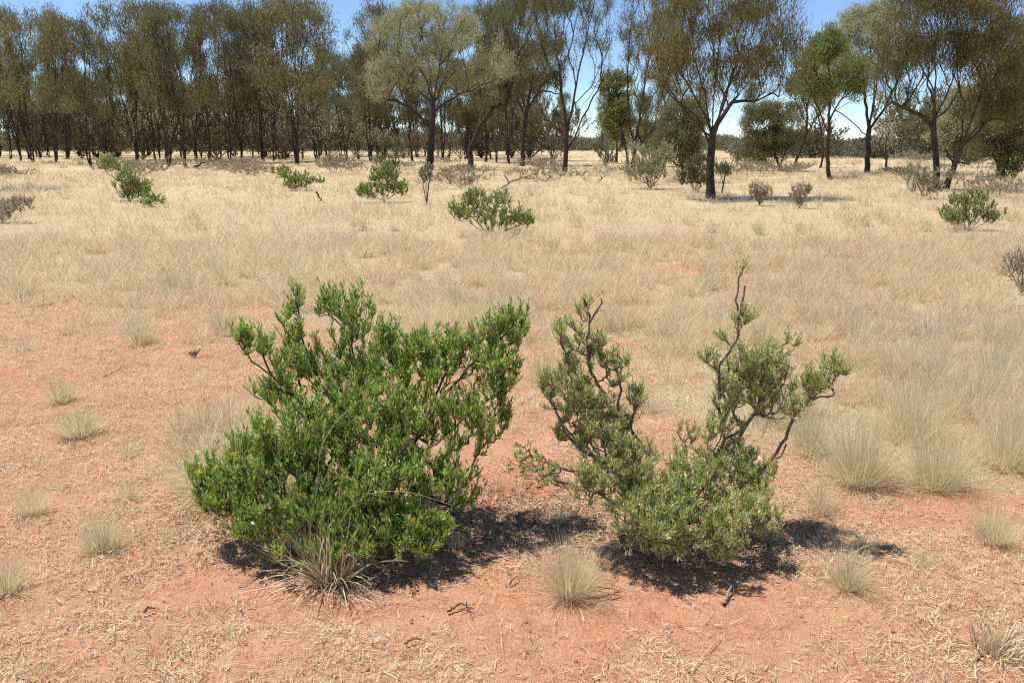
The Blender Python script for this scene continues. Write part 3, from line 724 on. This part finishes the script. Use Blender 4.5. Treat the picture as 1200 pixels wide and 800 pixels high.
small_shrub(1170, 232, 90, 24, 'brown brush in the shade of the dark tree on the right', mat='purple', nl=2200, seed=20, L=.08, W=.012, n=100, woodm='dead')
small_shrub(1186, 213, 26, 28, 'fresh green sapling beside the dark tree on the right', mat='fresh', nl=900, seed=21, L=.09, W=.02, n=60)
small_shrub(298, 618, 30, 16, 'low sprig of broad green leaves under the large green shrub', mat='green_leaf', nl=90, seed=22, L=.03, W=.012, n=20, name='seedling', cat='seedling', group=None)
small_shrub(1008, 352+18, 34, 14, 'small dark twiggy bush sunk in the field right of the tall shoot', mat='tussock_dry', nl=260, seed=23, L=.025, W=.004, n=60, woodm='dead')
small_shrub(1088, 396, 36, 16, 'small brown twiggy bush sunk in the field farther right', mat='tussock_dry', nl=260, seed=24, L=.025, W=.004, n=60, woodm='dead')
small_shrub(228, 420, 14, 9, 'tiny dark woody stump with twigs on the soil', mat='purple', nl=120, seed=25, L=.015, W=.004, n=26, woodm='twig')

# ------------------------------------------------------------------ trees
def tree_parts(root, base, stems, A, g, rbase, wm, fm, nleaf, L, W, minr, slope=1.6, pen=2.6, seg=.35, up=1.1, maxc=3.2, spread=.45, thick=7, expo=.66, droop=0., jit=.09, dal=1.0, bare=0, mh=.5, gap=.75):
    ca = A-base[None]; hole = vnoise(ca[:, 0]+ca[:, 1]*.7+len(A), ca[:, 2]+ca[:, 1]*.3, gap, len(A)) < .36
    A = A[~hole]
    if bare:
        hs = A[:, 2].max()-base[2]; rr = np.percentile(np.hypot(A[:, 0]-base[0], A[:, 1]-base[1]), 80)
        a = g.uniform(0, 6.28, bare); q = rr*g.uniform(.1, .75, bare); z = hs*g.uniform(.08, .42, bare)
        B = np.stack([base[0]+np.cos(a)*q, base[1]+np.sin(a)*q, base[2]+z+q*.25], 1); A = np.concatenate([A, B])
    w = grow(stems, A, g, seg=seg, slope=slope, pen=pen, jit=jit, rbase=rbase, rtip=minr, expo=expo, minh=mh, stemtips=4, align=1.1, bend=.12)
    wd = wood(w, M[wm], 'trunk', root, minr, flare=(base[2], .25), thick=thick)
    n = nleaf
    if bare:   # low dead twigs carry no leaves
        w = dict(w); low_ = w['pos'][:, 2] < base[2]+hs*.36; w['cnt'] = np.where(low_, 99., w['cnt'])
    P, D = thin_pts(w, n, g, maxc)
    P = P+g.normal(size=(n, 3))*L*np.array([1.1, 1.1, .8])
    d = D*dal+rdirs(n, g)*spread+np.array([0, 0, up])
    s = Soup(); s.add(*diamonds(P, d, L*g.uniform(.5, 1.3, n), W*g.uniform(.6, 1.3, n), g))
    cr = s.out('crown', M[fm]); cr.parent = root
    return wd, cr

def hero(px, py, stems, E, label, fm, nleaf, n, rpx, seed, wm='bark', L=.13, W=.018, up=.55, slope=1.6, Y0=None, cat='tree', **kw):
    b = at(px, py); g = rngf(seed); k = np.linalg.norm(b-[0, 0, CAMH])/F
    root = empty('tree', b, label, cat, 'trees of the open woodland'); rpx *= .46
    Y0 = b[1]
    st = [pline(s, Y0) for s in stems]; st[0][0] = b-[0, 0, .05]
    A = ell_attr([tuple(e)+(0, 1.) if len(e) == 4 else e for e in E], Y0, n, g, floor=.4, shell=.42)
    if fm in ('mulga', 'mulga_rust') and nleaf > 5000:
        zc = b[2]+(CAMH+.0 if False else .9); hh = np.hypot(A[:, 0]-b[0], (A[:, 1]-b[1])); A = A[(A[:, 2]-zc) > hh*.62]
    kw.setdefault('mh', .24*(st[0][-1][2]-b[2]) if nleaf > 20000 else .4)
    wd, cr = tree_parts(root, b, st, A, g, rpx*k, wm, fm, nleaf, L, W, k*.16, up=up, slope=slope, **kw)
    shift(wd, b); shift(cr, b)
    return root

# the large fan-shaped tree right of the middle
hero(833, 232, [
  [(833, 234), (832, 200), (834, 160), (836, 120), (842, 60), (846, 10)],
  [(834, 165), (826, 110), (808, 50), (798, 0)], [(836, 160), (850, 110), (868, 60), (880, 10)],
  [(834, 150), (820, 125, -.5), (795, 80, -.8), (775, 40, -.8)], [(838, 150), (858, 120, .5), (890, 80, 1), (915, 40, 1)],
  [(832, 163), (812, 140, .4), (790, 115, .6), (772, 90, .6)]],
 [(842, -30, 70, 60), (790, 30, 34, 70), (892, 25, 46, 60), (842, 40, 60, 60), (870, 85, 50, 34, .3, .9), (800, 90, 44, 30, 0, .9), (915, 50, 22, 50), (900, 105, 34, 14, .5, .7), (785, 60, 26, 60, -.5, .9)],
 'large fan-shaped dark tree standing nearest, on one thick trunk', 'mulga_rust', 52000, 1300, 9.5, 301, jit=.05, W=.016)
hero(845, 228, [[(843, 230), (850, 205), (866, 185)], [(848, 212), (840, 195)], [(852, 203), (862, 178)]],
 [(862, 180, 14, 8), (846, 190, 8, 8)], 'small leafy sucker growing beside the thick fan-shaped trunk', 'olive', 900, 30, 1.6, 302, cat='sapling', L=.08, W=.02)
# open slender forked tree
hero(662, 203, [
  [(662, 205), (663, 180), (664, 155), (660, 120), (655, 80), (650, 40), (648, 10)],
  [(664, 155), (670, 130), (676, 95), (686, 50), (696, 5)], [(670, 140, .3), (690, 115, .5), (708, 85, .5)], [(657, 100), (640, 70), (630, 30)],
  [(672, 125), (694, 100, .5), (712, 60, .7)], [(664, 160), (652, 150), (640, 140)], [(662, 178), (672, 165), (676, 155)]],
 [(640, 15, 26, 30), (690, 5, 36, 30), (655, -20, 40, 30), (700, 50, 22, 34, 0, .6), (655, 55, 26, 34, 0, .8), (635, 75, 24, 30), (705, 90, 18, 18, 0, .4)],
 'open slender forked tree standing alone before the gap in the woodland', 'mulga', 34000, 620, 6, 303)
# pale rounded tree
hero(503, 199, [
  [(503, 200), (506, 160), (508, 125), (500, 95), (485, 70), (470, 55)], [(508, 128), (504, 85), (496, 50), (490, 20)], [(508, 125), (520, 95), (532, 78), (550, 65)],
  [(507, 130), (515, 80), (520, 40)], [(506, 120), (488, 105, -.5), (470, 92, -.8)], [(509, 130), (540, 110, .5), (565, 95, .8)]],
 [(470, 50, 40, 44), (510, 30, 46, 30), (550, 55, 42, 36), (445, 70, 24, 36), (585, 80, 24, 24), (500, 80, 50, 30, 0, .7), (450, 105, 24, 18), (480, 20, 36, 20), (560, 100, 36, 16, .5, .5)],
 'pale grey-green rounded tree in front of the dark woodland', 'pale', 60000, 950, 8.5, 304, L=.16, W=.026, up=.45, slope=.7, wm='bark')
# tall forked tree beside the pale one
hero(552, 197, [
  [(549, 198), (551, 160), (555, 120), (560, 80), (570, 40)], [(551, 175), (566, 140), (575, 100), (590, 50), (600, 20)], [(557, 196), (552, 180)], [(556, 115), (545, 80), (540, 50)]],
 [(598, 30, 26, 40), (580, 10, 26, 26), (602, 70, 22, 34), (582, 100, 18, 26, 0, .5), (615, -10, 34, 24)],
 'tall twin-stemmed tree right of the pale rounded one', 'olive', 26000, 520, 6.5, 305)
hero(612, 194, [
  [(611, 195), (613, 165), (617, 130), (624, 95), (636, 60), (640, 20)], [(617, 130), (606, 100), (600, 60)], [(622, 105), (640, 80), (652, 55)]],
 [(620, 30, 30, 40), (640, 75, 26, 30), (605, 60, 24, 34), (630, -5, 34, 20), (615, 100, 22, 20), (648, 95, 16, 16)],
 'rusty brown-crowned tree left of the open slender one', 'mulga_rust', 34000, 520, 5.5, 306, L=.17, W=.028)
# multi-stemmed tree left of the fan-shaped tree
hero(740, 203, [
  [(742, 203), (745, 170), (750, 135), (757, 90), (765, 40), (768, 10)], [(745, 180), (738, 150), (735, 100), (738, 40), (742, 10)], [(736, 204), (735, 180), (728, 150)], [(750, 140), (770, 105), (785, 70)]],
 [(745, 20, 22, 40), (772, 20, 22, 46), (755, 75, 22, 30, 0, .7), (785, 70, 20, 40), (765, 120, 30, 26), (738, 65, 12, 30, 0, .6), (760, -20, 30, 20), (745, 150, 26, 22, .5, .8)],
 'multi-stemmed tree with feathery crown left of the large fan-shaped tree', 'mulga', 34000, 620, 6, 307)
hero(722, 192, [[(722, 193), (723, 165), (722, 120), (722, 95)]],
 [(722, 95, 17, 10), (716, 110, 12, 14), (730, 115, 14, 18), (718, 140, 14, 22), (728, 150, 14, 18), (722, 125, 16, 26)],
 'small dense bright green tree at the edge of the far gap', 'fresh', 14000, 300, 3, 308, L=.22, W=.09, up=.3, slope=.4)
hero(800, 214, [[(799, 215), (800, 190), (803, 160), (800, 130)], [(801, 180), (812, 150), (815, 120)], [(800, 185), (790, 160), (785, 135)]],
 [(795, 150, 26, 30), (812, 140, 22, 26), (785, 172, 22, 20), (808, 180, 16, 16)],
 'dark bushy tree partly hidden behind the large fan-shaped tree', 'olive', 20000, 360, 4, 309, L=.14, W=.026)
hero(779, 196, [[(779, 197), (777, 180), (774, 150)], [(778, 188), (768, 165)]],
 [(772, 160, 18, 26), (776, 185, 11, 14)],
 'low very dark bushy tree behind the pale grey-green bush', 'olive', 12000, 240, 3, 310, L=.18, W=.04)
# right half
hero(915, 200, [[(912, 201), (910, 185), (900, 160), (890, 140)], [(913, 195), (925, 170), (925, 140)], [(905, 200), (893, 180), (880, 165)]],
 [(895, 155, 30, 24), (920, 150, 24, 30), (885, 178, 24, 18), (918, 180, 22, 14), (900, 132, 24, 12)],
 'broad low dark green tree with crown almost to the ground', 'olive', 30000, 460, 3.5, 311, L=.16, W=.034, up=.5, slope=.5)
hero(929, 202, [[(928, 203), (934, 185), (944, 160), (955, 140), (968, 125)], [(944, 160), (946, 135), (940, 115)]],
 [(950, 100, 28, 20), (968, 115, 18, 12)],
 'thin tree leaning right from beside the broad low one', 'olive', 7000, 160, 3.2, 312, L=.16, W=.03)
hero(973, 210, [[(974, 211), (970, 192), (970, 165), (972, 135), (974, 110), (972, 85)], [(971, 160), (962, 135), (952, 110)], [(972, 140), (985, 118), (1000, 105)], [(973, 128), (960, 100), (955, 75)]],
 [(965, 70, 28, 26), (955, 95, 22, 18), (985, 85, 26, 24), (1000, 105, 14, 10), (975, 50, 18, 16), (946, 70, 14, 20)],
 'crooked tree with yellow-green crown and reddish lower trunk', 'fresh', 22000, 420, 4.2, 313, L=.15, W=.03, up=.6, slope=.6, wm='bark_red')
hero(961, 197, [[(960, 198), (965, 180), (962, 150), (955, 120)]],
 [(955, 105, 20, 20), (945, 90, 16, 14)],
 'thin reddish stem leaning behind the crooked tree', 'olive', 5000, 120, 2.2, 314, L=.2, W=.04, wm='bark_red')
hero(1016, 205, [[(1016, 207), (1017, 180), (1017, 160), (1022, 130), (1028, 95), (1030, 60)], [(1017, 162), (1006, 150), (995, 140), (980, 130)], [(1020, 150), (1035, 130), (1050, 100)], [(1018, 155), (1014, 120), (1010, 70)], [(1021, 155), (1036, 143), (1056, 140), (1075, 142)]],
 [(1005, 60, 34, 34), (1035, 40, 36, 30), (980, 70, 24, 28), (1010, 30, 28, 20), (1025, 85, 34, 20, 0, .6), (1055, 60, 18, 26), (985, 100, 20, 14, 0, .6), (1040, 18, 24, 14), (1060, 142, 18, 4, .2, .6)],
 'grey-green round-crowned tree on a straight dark trunk', 'pale', 38000, 760, 5.6, 315, L=.15, W=.028, up=.5, slope=.6)
hero(1039, 199, [[(1037, 200), (1038, 175), (1040, 150), (1042, 130)], [(1039, 185), (1048, 165), (1050, 145)], [(1038, 190), (1030, 170)]],
 [(1042, 150, 14, 18), (1036, 165, 10, 12)],
 'slim half-bare tree in the gap left of the forked tree', 'purple', 900, 130, 2.2, 316, L=.18, W=.03)
hero(1098, 223, [[(1097, 225), (1097, 190), (1094, 160), (1095, 130), (1097, 90), (1092, 40), (1090, 5)], [(1096, 138), (1108, 115), (1118, 90), (1125, 50)], [(1094, 150), (1080, 135), (1062, 128), (1045, 120)], [(1097, 110), (1080, 80), (1068, 40)], [(1097, 215), (1108, 195), (1106, 180)], [(1096, 140), (1110, 130), (1125, 122)]],
 [(1070, 30, 36, 40), (1105, 20, 34, 40), (1055, 70, 26, 30), (1085, 70, 34, 26, 0, .7), (1118, 65, 24, 34), (1050, 112, 26, 14, 0, .8), (1085, -15, 46, 24), (1080, 105, 24, 16, 0, .5)],
 'tall forked tree with brownish crown on the right, standing in the grass', 'mulga', 38000, 1000, 6.5, 317, jit=.05)
hero(1107, 224, [[(1105, 226), (1116, 200), (1126, 172), (1138, 140), (1150, 112), (1172, 80)], [(1126, 172), (1142, 160), (1160, 140)], [(1138, 145), (1135, 110), (1140, 70)], [(1150, 112), (1160, 70), (1170, 30)]],
 [(1165, 40, 36, 40), (1180, 80, 36, 34), (1145, 60, 22, 34), (1165, 120, 34, 20), (1150, -10, 44, 22), (1195, 110, 26, 30)],
 'rusty-crowned tree leaning right from beside the tall forked one', 'mulga_rust', 36000, 760, 5.6, 318, wm='bark_red')
hero(1118, 207, [[(1118, 208), (1118, 180), (1122, 150), (1124, 120)], [(1120, 170), (1110, 145)]],
 [(1125, 130, 22, 24), (1110, 160, 18, 16), (1130, 165, 20, 20), (1138, 185, 14, 12)],
 'pale green bushy tree seen behind the forked pair of trunks', 'pale', 18000, 340, 4, 319, L=.17, W=.034, up=.4, slope=.5)
hero(1171, 212, [[(1171, 214), (1173, 190), (1175, 160), (1178, 110), (1180, 60)], [(1173, 190), (1160, 165), (1150, 140)], [(1174, 185), (1192, 160), (1205, 130)]],
 [(1165, 160, 30, 24), (1195, 150, 30, 34), (1180, 110, 36, 36), (1150, 185, 22, 14), (1195, 190, 24, 14), (1190, 60, 34, 40)],
 'dark dense tree with thick low trunk at the right edge', 'olive', 40000, 620, 8, 320, L=.15, W=.03, up=.6, slope=.6)

# --- the belt of the left: seven model trees, then copies
BW = {}
def model_tree(key, seed, H, Wc, nst, fm, nleaf, low=.42, spreadf=1., n=420, rb=.095, L=.2, W=.034, up=.6, slope=1.5):
    g = rngf(seed); base = np.zeros(3)
    stems = []; ends = []
    for i in range(nst):
        a = g.uniform(0, 6.28); q = Wc*.5*spreadf*g.uniform(.3, .85)
        ex, ey = math.cos(a)*q, math.sin(a)*q; bz = g.uniform(-.07, .07, 2)*(nst > 1)
        zt = H*g.uniform(.75, .95)
        pts = [np.array([bz[0]*1.2, bz[1]*1.2, -.1]), np.array([bz[0]*1.3+ex*.10, bz[1]*1.3+ey*.1, H*.18]), np.array([ex*.35, ey*.35, H*.42]), np.array([ex*.7, ey*.7, H*.65]), np.array([ex, ey, zt])]
        stems.append([p+g.normal(size=3)*.07*np.array([1, 1, .2]) for p in pts]); ends.append((ex, ey))
    A = []
    for (ex, ey) in ends:
        for z, r, w in ((.9, .26, 1.), (.72, .34, 1.2), (.55, .32, .8), (.42, .30, .6), (.28, .2, .2)):
            if z < low-.15: continue
            m = int(n*w/(3.6*nst)); d = rdirs(m, g)*g.uniform(0, 1, (m, 1))**.45
            A.append(np.array([ex*z, ey*z, z*H])+g.normal(size=3)*.25+d*np.array([r*Wc, r*Wc, .13*H]))
    A = np.concatenate(A)
    root = empty('tree', (0, 0, -500), 'x', 'tree')
    tree_parts(root, base, [np.array(s) for s in stems], A, g, rb, 'bark', fm, nleaf, L, W, .012, slope=slope, up=up, seg=.5, thick=6, bare=70, mh=.9, gap=1.0)
    BW[key] = (root, H, False)
    return root
model_tree('a', 401, 10, 4.2, 4, 'mulga', 15000)
model_tree('b', 402, 10, 3.6, 2, 'mulga_rust', 12000)
model_tree('c', 403, 10, 5.2, 5, 'mulga', 19000)
model_tree('d', 404, 10, 3.0, 1, 'olive', 9000)
model_tree('e', 405, 10, 4.6, 3, 'mulga_rust', 14500, low=.5)
model_tree('f', 406, 10, 3.2, 3, 'mulga', 9000, low=.6, n=260)
model_tree('g', 407, 9, 5.5, 3, 'olive', 13000, low=.3, slope=.8, up=.5)

def place(key, px, py, top, rot, label, group, ws=1., dy=0., Ht=None):
    root, H, used = BW[key]
    b = at(px, py); b = b.copy(); b[1] += dy; b[0] *= (b[1]/(b[1]-dy)) if dy else 1
    Ht = Ht or (at(px, top, b[1])[2]-b[2])
    if not used:
        o = root; BW[key] = (root, H, True)
    else:
        o = root.copy(); C.objects.link(o)
        for ch in root.children:
            c = ch.copy(); C.objects.link(c); c.parent = o
    s = Ht/H; o.location = b; o.rotation_euler = (0, 0, rot); o.scale = (s*ws, s*ws, s)
    o['label'] = label; o['category'] = 'tree'; o['group'] = group
    return o
GB = 'front trees of the left woodland'
FRONT = [
 ('c', 24, 190, 6, .3, 'dense many-stemmed tree at the left edge of the photo', 1.1),
 ('f', 38, 192, 14, 1., 'slim dark stem right against the dense clump at the left edge', .9),
 ('a', 67, 193, 18, 2.1, 'leaning many-stemmed tree, second clump from the left edge', 1.),
 ('b', 79, 187, 16, 4.0, 'thin pair of stems between the second and third clumps', 1.),
 ('a', 105, 195, 16, 3.3, 'third clump from the left, with three straight dark stems', .9),
 ('d', 133, 189, 45, 0., 'single very thin straight stem behind the leaning green shrub', .9),
 ('e', 161, 192, 2, .8, 'thick dark-trunked tree right of the single thin stem', 1.05),
 ('f', 181, 190, 18, 5.1, 'slim tree just right of the thick dark-trunked one', 1.),
 ('a', 200, 196, 8, .5, 'bushy-based clump with yellowish crown, right of a slim tree', 1.),
 ('d', 219, 197, 12, 2.2, 'slender straight stem standing forward beside the bushy-based clump', 1.1),
 ('b', 231, 190, 10, 5.5, 'twin thin stems in the middle of the left woodland', .9),
 ('d', 247, 189, 16, 3.0, 'curved thin stem right of the twin thin stems', .9),
 ('c', 270, 191, 12, 1.8, 'wide many-stemmed tree above the arched fallen branch', .8),
 ('e', 284, 190, 6, 4.4, 'upright tree joined at the base by a leaning one', .9),
 ('b', 309, 190, 8, .2, 'pair of stems left of the broadest dark crown', 1.),
 ('f', 324, 189, 5, 2.9, 'thin stem close on the left of the broadest dark crown', .9),
 ('c', 349, 194, -8, 3.9, 'broadest dark-crowned tree of the left woodland, stems fanning from one foot', 1.3),
 ('b', 371, 188, 10, 1.2, 'slim tree right of the broadest dark crown', .9),
 ('g', 406, 190, 60, 2.0, 'open-branched tree with spreading limbs left of the pale tree', 1.),
 ('f', 434, 191, 35, .7, 'thin leafy tree between the open-branched and the pale tree', 1.),
 ('e', 452, 183, 12, 5.0, 'straight thick trunk set back behind the mounded shrub', 1.1),
 ('d', 484, 189, 50, 1.5, 'thin dark stem left of the pale tree trunk', 1.),
 ('f', 519, 188, 30, 4.1, 'cluster of thin stems right of the pale tree trunk', 1.1),
 ('b', 569, 190, 12, 2.6, 'leaning slim tree right of the twin-stemmed one', 1.),
 ('g', 582, 191, 70, 4.9, 'low spreading tree with green crown in the middle of the belt', .9),
 ('e', 596, 192, 6, 3.6, 'straight slim tree behind the rusty brown-crowned one', .9),
 ('g', 621, 193, 85, 1.1, 'small spreading tree at the right end of the belt by the gap', .8),
]
for key, px, py, top, rot, lab, ws in FRONT: place(key, px, py, top, rot, lab, GB, ws)
g = rngf(77)
GR = 'trees farther back in the woodland'
for i, px in enumerate(np.concatenate([np.linspace(-40, 650, 70), [700, 748, 790, 812, 870, 1120, 1150, 1190, 1215]])):
    px = px+g.uniform(-9, 9); py = g.uniform(181.5, 187)
    top = g.uniform(45, 135) if px < 640 else g.uniform(60, 110)
    if px > 640: top = g.uniform(75, 115)
    place(g.choice(list('bddffgae')), px, py, top, g.uniform(0, 6.28), 'dark slender tree standing farther back in the woodland, seen between nearer trunks', GR, g.uniform(.8, 1.15))
def copy_thing(root, loc, sc, rot, label, group):
    o = root.copy(); C.objects.link(o); o.location = loc; o.scale = sc; o.rotation_euler = (0, 0, rot); o['label'] = label; o['group'] = group
    for ch in root.children:
        c = ch.copy(); C.objects.link(c); c.parent = o
    return o
g = rngf(78)
LU = 'bushy undergrowth shrub standing between the trunks of the woodland'; GU = 'bushes between the trunks'
m1 = small_shrub(96, 186, 60, 42, LU, mat='olive', nl=2600, seed=41, L=.22, W=.05, n=120, group=GU)
m2 = small_shrub(420, 187, 60, 44, LU, mat='pale', nl=2400, seed=42, L=.22, W=.045, n=120, woodm='bark', group=GU)
m3 = small_shrub(330, 188, 60, 40, LU, mat='purple', nl=1600, seed=43, L=.20, W=.03, n=140, woodm='bark', group=GU)
for i in range(46):
    px = g.uniform(-30, 650) if i < 40 else g.uniform(870, 1200); py = g.uniform(180, 189); b = at(px, py); f = b[1]/66
    q = g.uniform(.5, 1.25); copy_thing([m1, m1, m2, m3, m3][g.integers(5)], b, (q*f*1.1, q*f*1.1, q*f*g.uniform(.8, 1.5)), g.uniform(0, 6.28), LU, GU)
LB = 'low dry brown brush in the grass along the front of the trees'; GBR = 'dry brush along the front of the trees'
m4 = small_shrub(150, 203, 70, 15, LB, mat='purple', nl=1500, seed=44, L=.11, W=.014, n=90, woodm='dead', group=GBR)
for i in range(30):
    px = g.uniform(-20, 1200); py = g.uniform(193, 209); b = at(px, py); q = g.uniform(.4, 1.1)
    copy_thing(m4, b, (q, q, q*g.uniform(.7, 1.2)), g.uniform(0, 6.28), LB, GBR)
# off the left side: the tree whose shade lies on the grass
place('c', -66, 222, 20, 2., 'tree at the very left edge of the frame casting shade on the grass', 'trees outside the frame', 1.6, Ht=6.2)

# far scrub line as one mass
def far_scrub():
    g = rngf(90); S = Soup()
    cols = []
    for _ in range(1300):
        u = g.uniform(-1.0, 1.0); px = 600+u*F
        if px > 860: Yd = g.uniform(72, 110); hh = g.uniform(1.5, 2.8)
        elif px > 640: Yd = g.uniform(135, 165); hh = g.uniform(2.2, 3.4)
        else: Yd = g.uniform(125, 160); hh = g.uniform(1.8, 3.6)
        if 700 < px < 760: hh *= 1.5
        hh *= .45+1.0*float(fbm(u*60, 0., 3.5, 97)); Yd += 14*float(fbm(u*60, 5., 6., 98))
        cols.append((u*Yd, Yd, hh, g.uniform(1.2, 2.6)))
    for x, y, hh, rr in cols:
        n = 260; d = rdirs(n, g)*g.uniform(.3, 1, (n, 1))**.4
        P = np.array([x, y, hh*.46])+d*np.array([rr, rr, hh*.5])
        S.add(*diamonds(P, rdirs(n, g)+np.array([0, 0, .6]), .42*g.uniform(.5, 1.2, n), .16, g))
    tag(S.out('distant_scrub', M['far']), 'grey-green scrub forming the far edge of the plain', 'scrub', kind='stuff')
M['far'] = leaf_mat('far_foliage', [(0, (.13, .13, .09)), (.6, (.20, .20, .135)), (1, (.28, .27, .18))], .3, .05, .3, .0, (.18, .16, .12))
far_scrub()

# ------------------------------------------------------------------ dead wood
def stick(pts, r, label, mat='dead', name='fallen_stick', lift=.01, cat='stick', group=None, side=0, flat=False):
    g = rngf(int(pts[0][0]*7)); P = np.array([at(px, py) for px, py in pts])
    if name != 'fallen_stick' or flat:
        k0 = int(np.argmax([p[1] for p in pts])); P = np.array([at(px, py, P[k0][1]) for px, py in pts]); g = rngf(int(pts[0][0]*7))
    t = np.linspace(0, 1, len(P)); q = np.linspace(0, 1, 14)
    PP = np.stack([np.interp(q, t, P[:, i]) for i in range(3)], 1); 
    if name == 'fallen_stick' and not flat: PP[:, 2] = gh(PP[:, 0], PP[:, 1])+lift+r*.6+np.sin(q*math.pi)*lift
    PP += g.normal(size=PP.shape)*r*.5
    s = Soup(); tube(s, PP, np.linspace(r, r*.35, 14), 5)
    for _ in range(side):
        i = g.integers(3, 12); d = unit(rdirs(1, g)[0]*np.array([1, 1, .4])+unit(PP[i]-PP[i-1])*.8+np.array([0, 0, .25])); l = np.linalg.norm(PP[-1]-PP[0])*g.uniform(.15, .4)
        tube(s, np.array([PP[i], PP[i]+d*l*.5, PP[i]+d*l+[0, 0, l*.1]]), np.array([r*.5, r*.4, r*.2]), 4)
    b = PP[0]; o = s.out(name, M[mat]); shift(o, b); o.location = b
    return tag(o, label, cat, group)
stick([(848, 708), (858, 690), (885, 655)], .006, 'grey forked stick on the soil in front of the right shrub', side=4)
stick([(858, 694), (895, 697)], .004, 'short dark stick lying across the foot of the forked one', 'twig', side=1)
stick([(700, 700), (728, 696), (690, 685)], .003, 'thin dark twig right of the pale round tussock', 'twig', side=3)
stick([(455, 668), (470, 678), (484, 683)], .006, 'dark twig in front of the large green shrub', 'twig', side=3)
stick([(525, 715), (540, 713), (554, 717)], .005, 'dark twig on bare soil in the lower middle of the photo', 'twig', side=2)
stick([(474, 755), (494, 750)], .004, 'short dark twig in the lower left of the middle, on bare soil', 'twig')
stick([(598, 685), (608, 676)], .004, 'tiny dark twig on soil left of the pale round tussock', 'twig')
stick([(168, 722), (182, 715)], .005, 'short brown twig on the soil at the lower left', 'twig', side=1)
stick([(405, 700), (395, 685), (388, 678)], .004, 'thin dead twig before the straw clump of the large shrub', 'twig', side=2)
stick([(120, 445), (140, 438), (146, 430)], .004, 'dark bits of twig on the soil behind the round tussocks', 'twig', side=2)
stick([(905, 640), (880, 634), (845, 630)], .008, 'brown dead branch lying under the right shrub', 'twig', side=3)
stick([(640, 562), (670, 570), (700, 580)], .006, 'dead brown branch in the shade between the two shrubs', 'twig', side=3)
stick([(955, 598), (940, 588), (925, 586), (915, 590)], .003, 'pale arched stalk over the shadow right of the grey-green shrub', 'litter', side=0, lift=.05)
stick([(810, 790), (850, 740)], .002, 'long pale straw stalk on the soil in the lower right', 'litter', lift=.008)
stick([(1040, 640), (1010, 655), (985, 668)], .002, 'pale stalk bent over the small grey-green tussock', 'litter', lift=.03)
stick([(586, 222), (598, 213), (612, 208), (628, 210)], .05, 'bleached grey fallen limb in the grass behind the compact shrub', 'dead', name='fallen_limb', lift=.25, cat='fallen limb', side=5)
stick([(228, 196), (240, 190), (252, 188), (264, 191)], .08, 'arched dark fallen limb at the edge of the left woodland', 'bark', name='fallen_limb', lift=.7, cat='fallen limb', side=3)
stick([(619, 190), (626, 192), (634, 197)], .08, 'dark fallen limb sloping down beside the right end of the belt', 'bark', name='fallen_limb', lift=.5, cat='fallen limb', side=3)
stick([(527, 180), (523, 186), (520, 192)], .06, 'dark dead limb propped near the pale tree trunk', 'bark', name='fallen_limb', lift=.7, cat='fallen limb', side=3)
stick([(371, 226), (376, 234), (380, 238)], .03, 'small charred stump in the grass below the bright low shrub', 'bark', name='stump', lift=.16, cat='stump', side=2)
stick([(700, 214), (706, 208), (714, 204)], .04, 'bleached stick leaning in the tall grass right of the open tree', 'dead', lift=.3, side=4, flat=True)

# fence posts far across the gap
g = rngf(5)
for px, py, lab in ((645.5, 192, 'thin dark fence post in the far grass left of the open tree'), (709.5, 187, 'short fence post in the far grass right of the open tree')):
    b = at(px, py); s = Soup(); z = np.array([0, .5, 1., 1.15]); tube(s, np.stack([z*.02, z*0, z], 1), np.array([.07, .065, .06, .02]), 7)
    o = s.out('fence_post', M['bark_grey'], smooth=True); o.location = b; tag(o, lab, 'fence post', 'fence posts across the gap')

# ------------------------------------------------------------------ light, sky, camera
SUN_EL = R(70); SUN_DIR = np.array([.96, -.28])   # direction in which shadows fall
world = bpy.data.worlds.new('World'); bpy.context.scene.world = world; world.use_nodes = True
nt = world.node_tree; nt.nodes.clear()
sky = nt.nodes.new('ShaderNodeTexSky'); sky.sky_type = 'NISHITA'; sky.sun_disc = False; sky.sun_elevation = SUN_EL
sky.sun_rotation = math.atan2(-SUN_DIR[0], -SUN_DIR[1]); sky.air_density = 1.0; sky.dust_density = 0.; sky.ozone_density = 5; sky.altitude = 2500
bg = nt.nodes.new('ShaderNodeBackground'); bg.inputs[1].default_value = .12
wo = nt.nodes.new('ShaderNodeOutputWorld'); nt.links.new(sky.outputs[0], bg.inputs[0]); nt.links.new(bg.outputs[0], wo.inputs[0])
sun = bpy.data.lights.new('sun', 'SUN'); sun.energy = 5.0; sun.angle = R(.53); sun.color = (1., .955, .89)
so = bpy.data.objects.new('sun', sun); C.objects.link(so)
from mathutils import Vector
dv = Vector((SUN_DIR[0]*math.cos(SUN_EL), SUN_DIR[1]*math.cos(SUN_EL), -math.sin(SUN_EL)))
so.rotation_euler = dv.to_track_quat('-Z', 'Y').to_euler()
cam = bpy.data.cameras.new('camera'); co = bpy.data.objects.new('camera', cam); C.objects.link(co)
cam.sensor_width = 36; cam.lens = F/1200*36; cam.clip_end = 5000; cam.clip_start = .05
co.location = (0, 0, CAMH); co.rotation_euler = (math.pi/2-PITCH, 0, 0)
sc = bpy.context.scene; sc.camera = co
sc.view_settings.view_transform = 'Standard'; sc.view_settings.look = 'None'; sc.view_settings.exposure = .42; sc.view_settings.gamma = 1
sc.cycles.pixel_filter_type = 'BLACKMAN_HARRIS'; sc.cycles.filter_width = 1.2; sc.cycles.use_denoising = False; sc.cycles.max_bounces = 6; sc.cycles.diffuse_bounces = 3; sc.cycles.transmission_bounces = 4; sc.cycles.transparent_max_bounces = 4
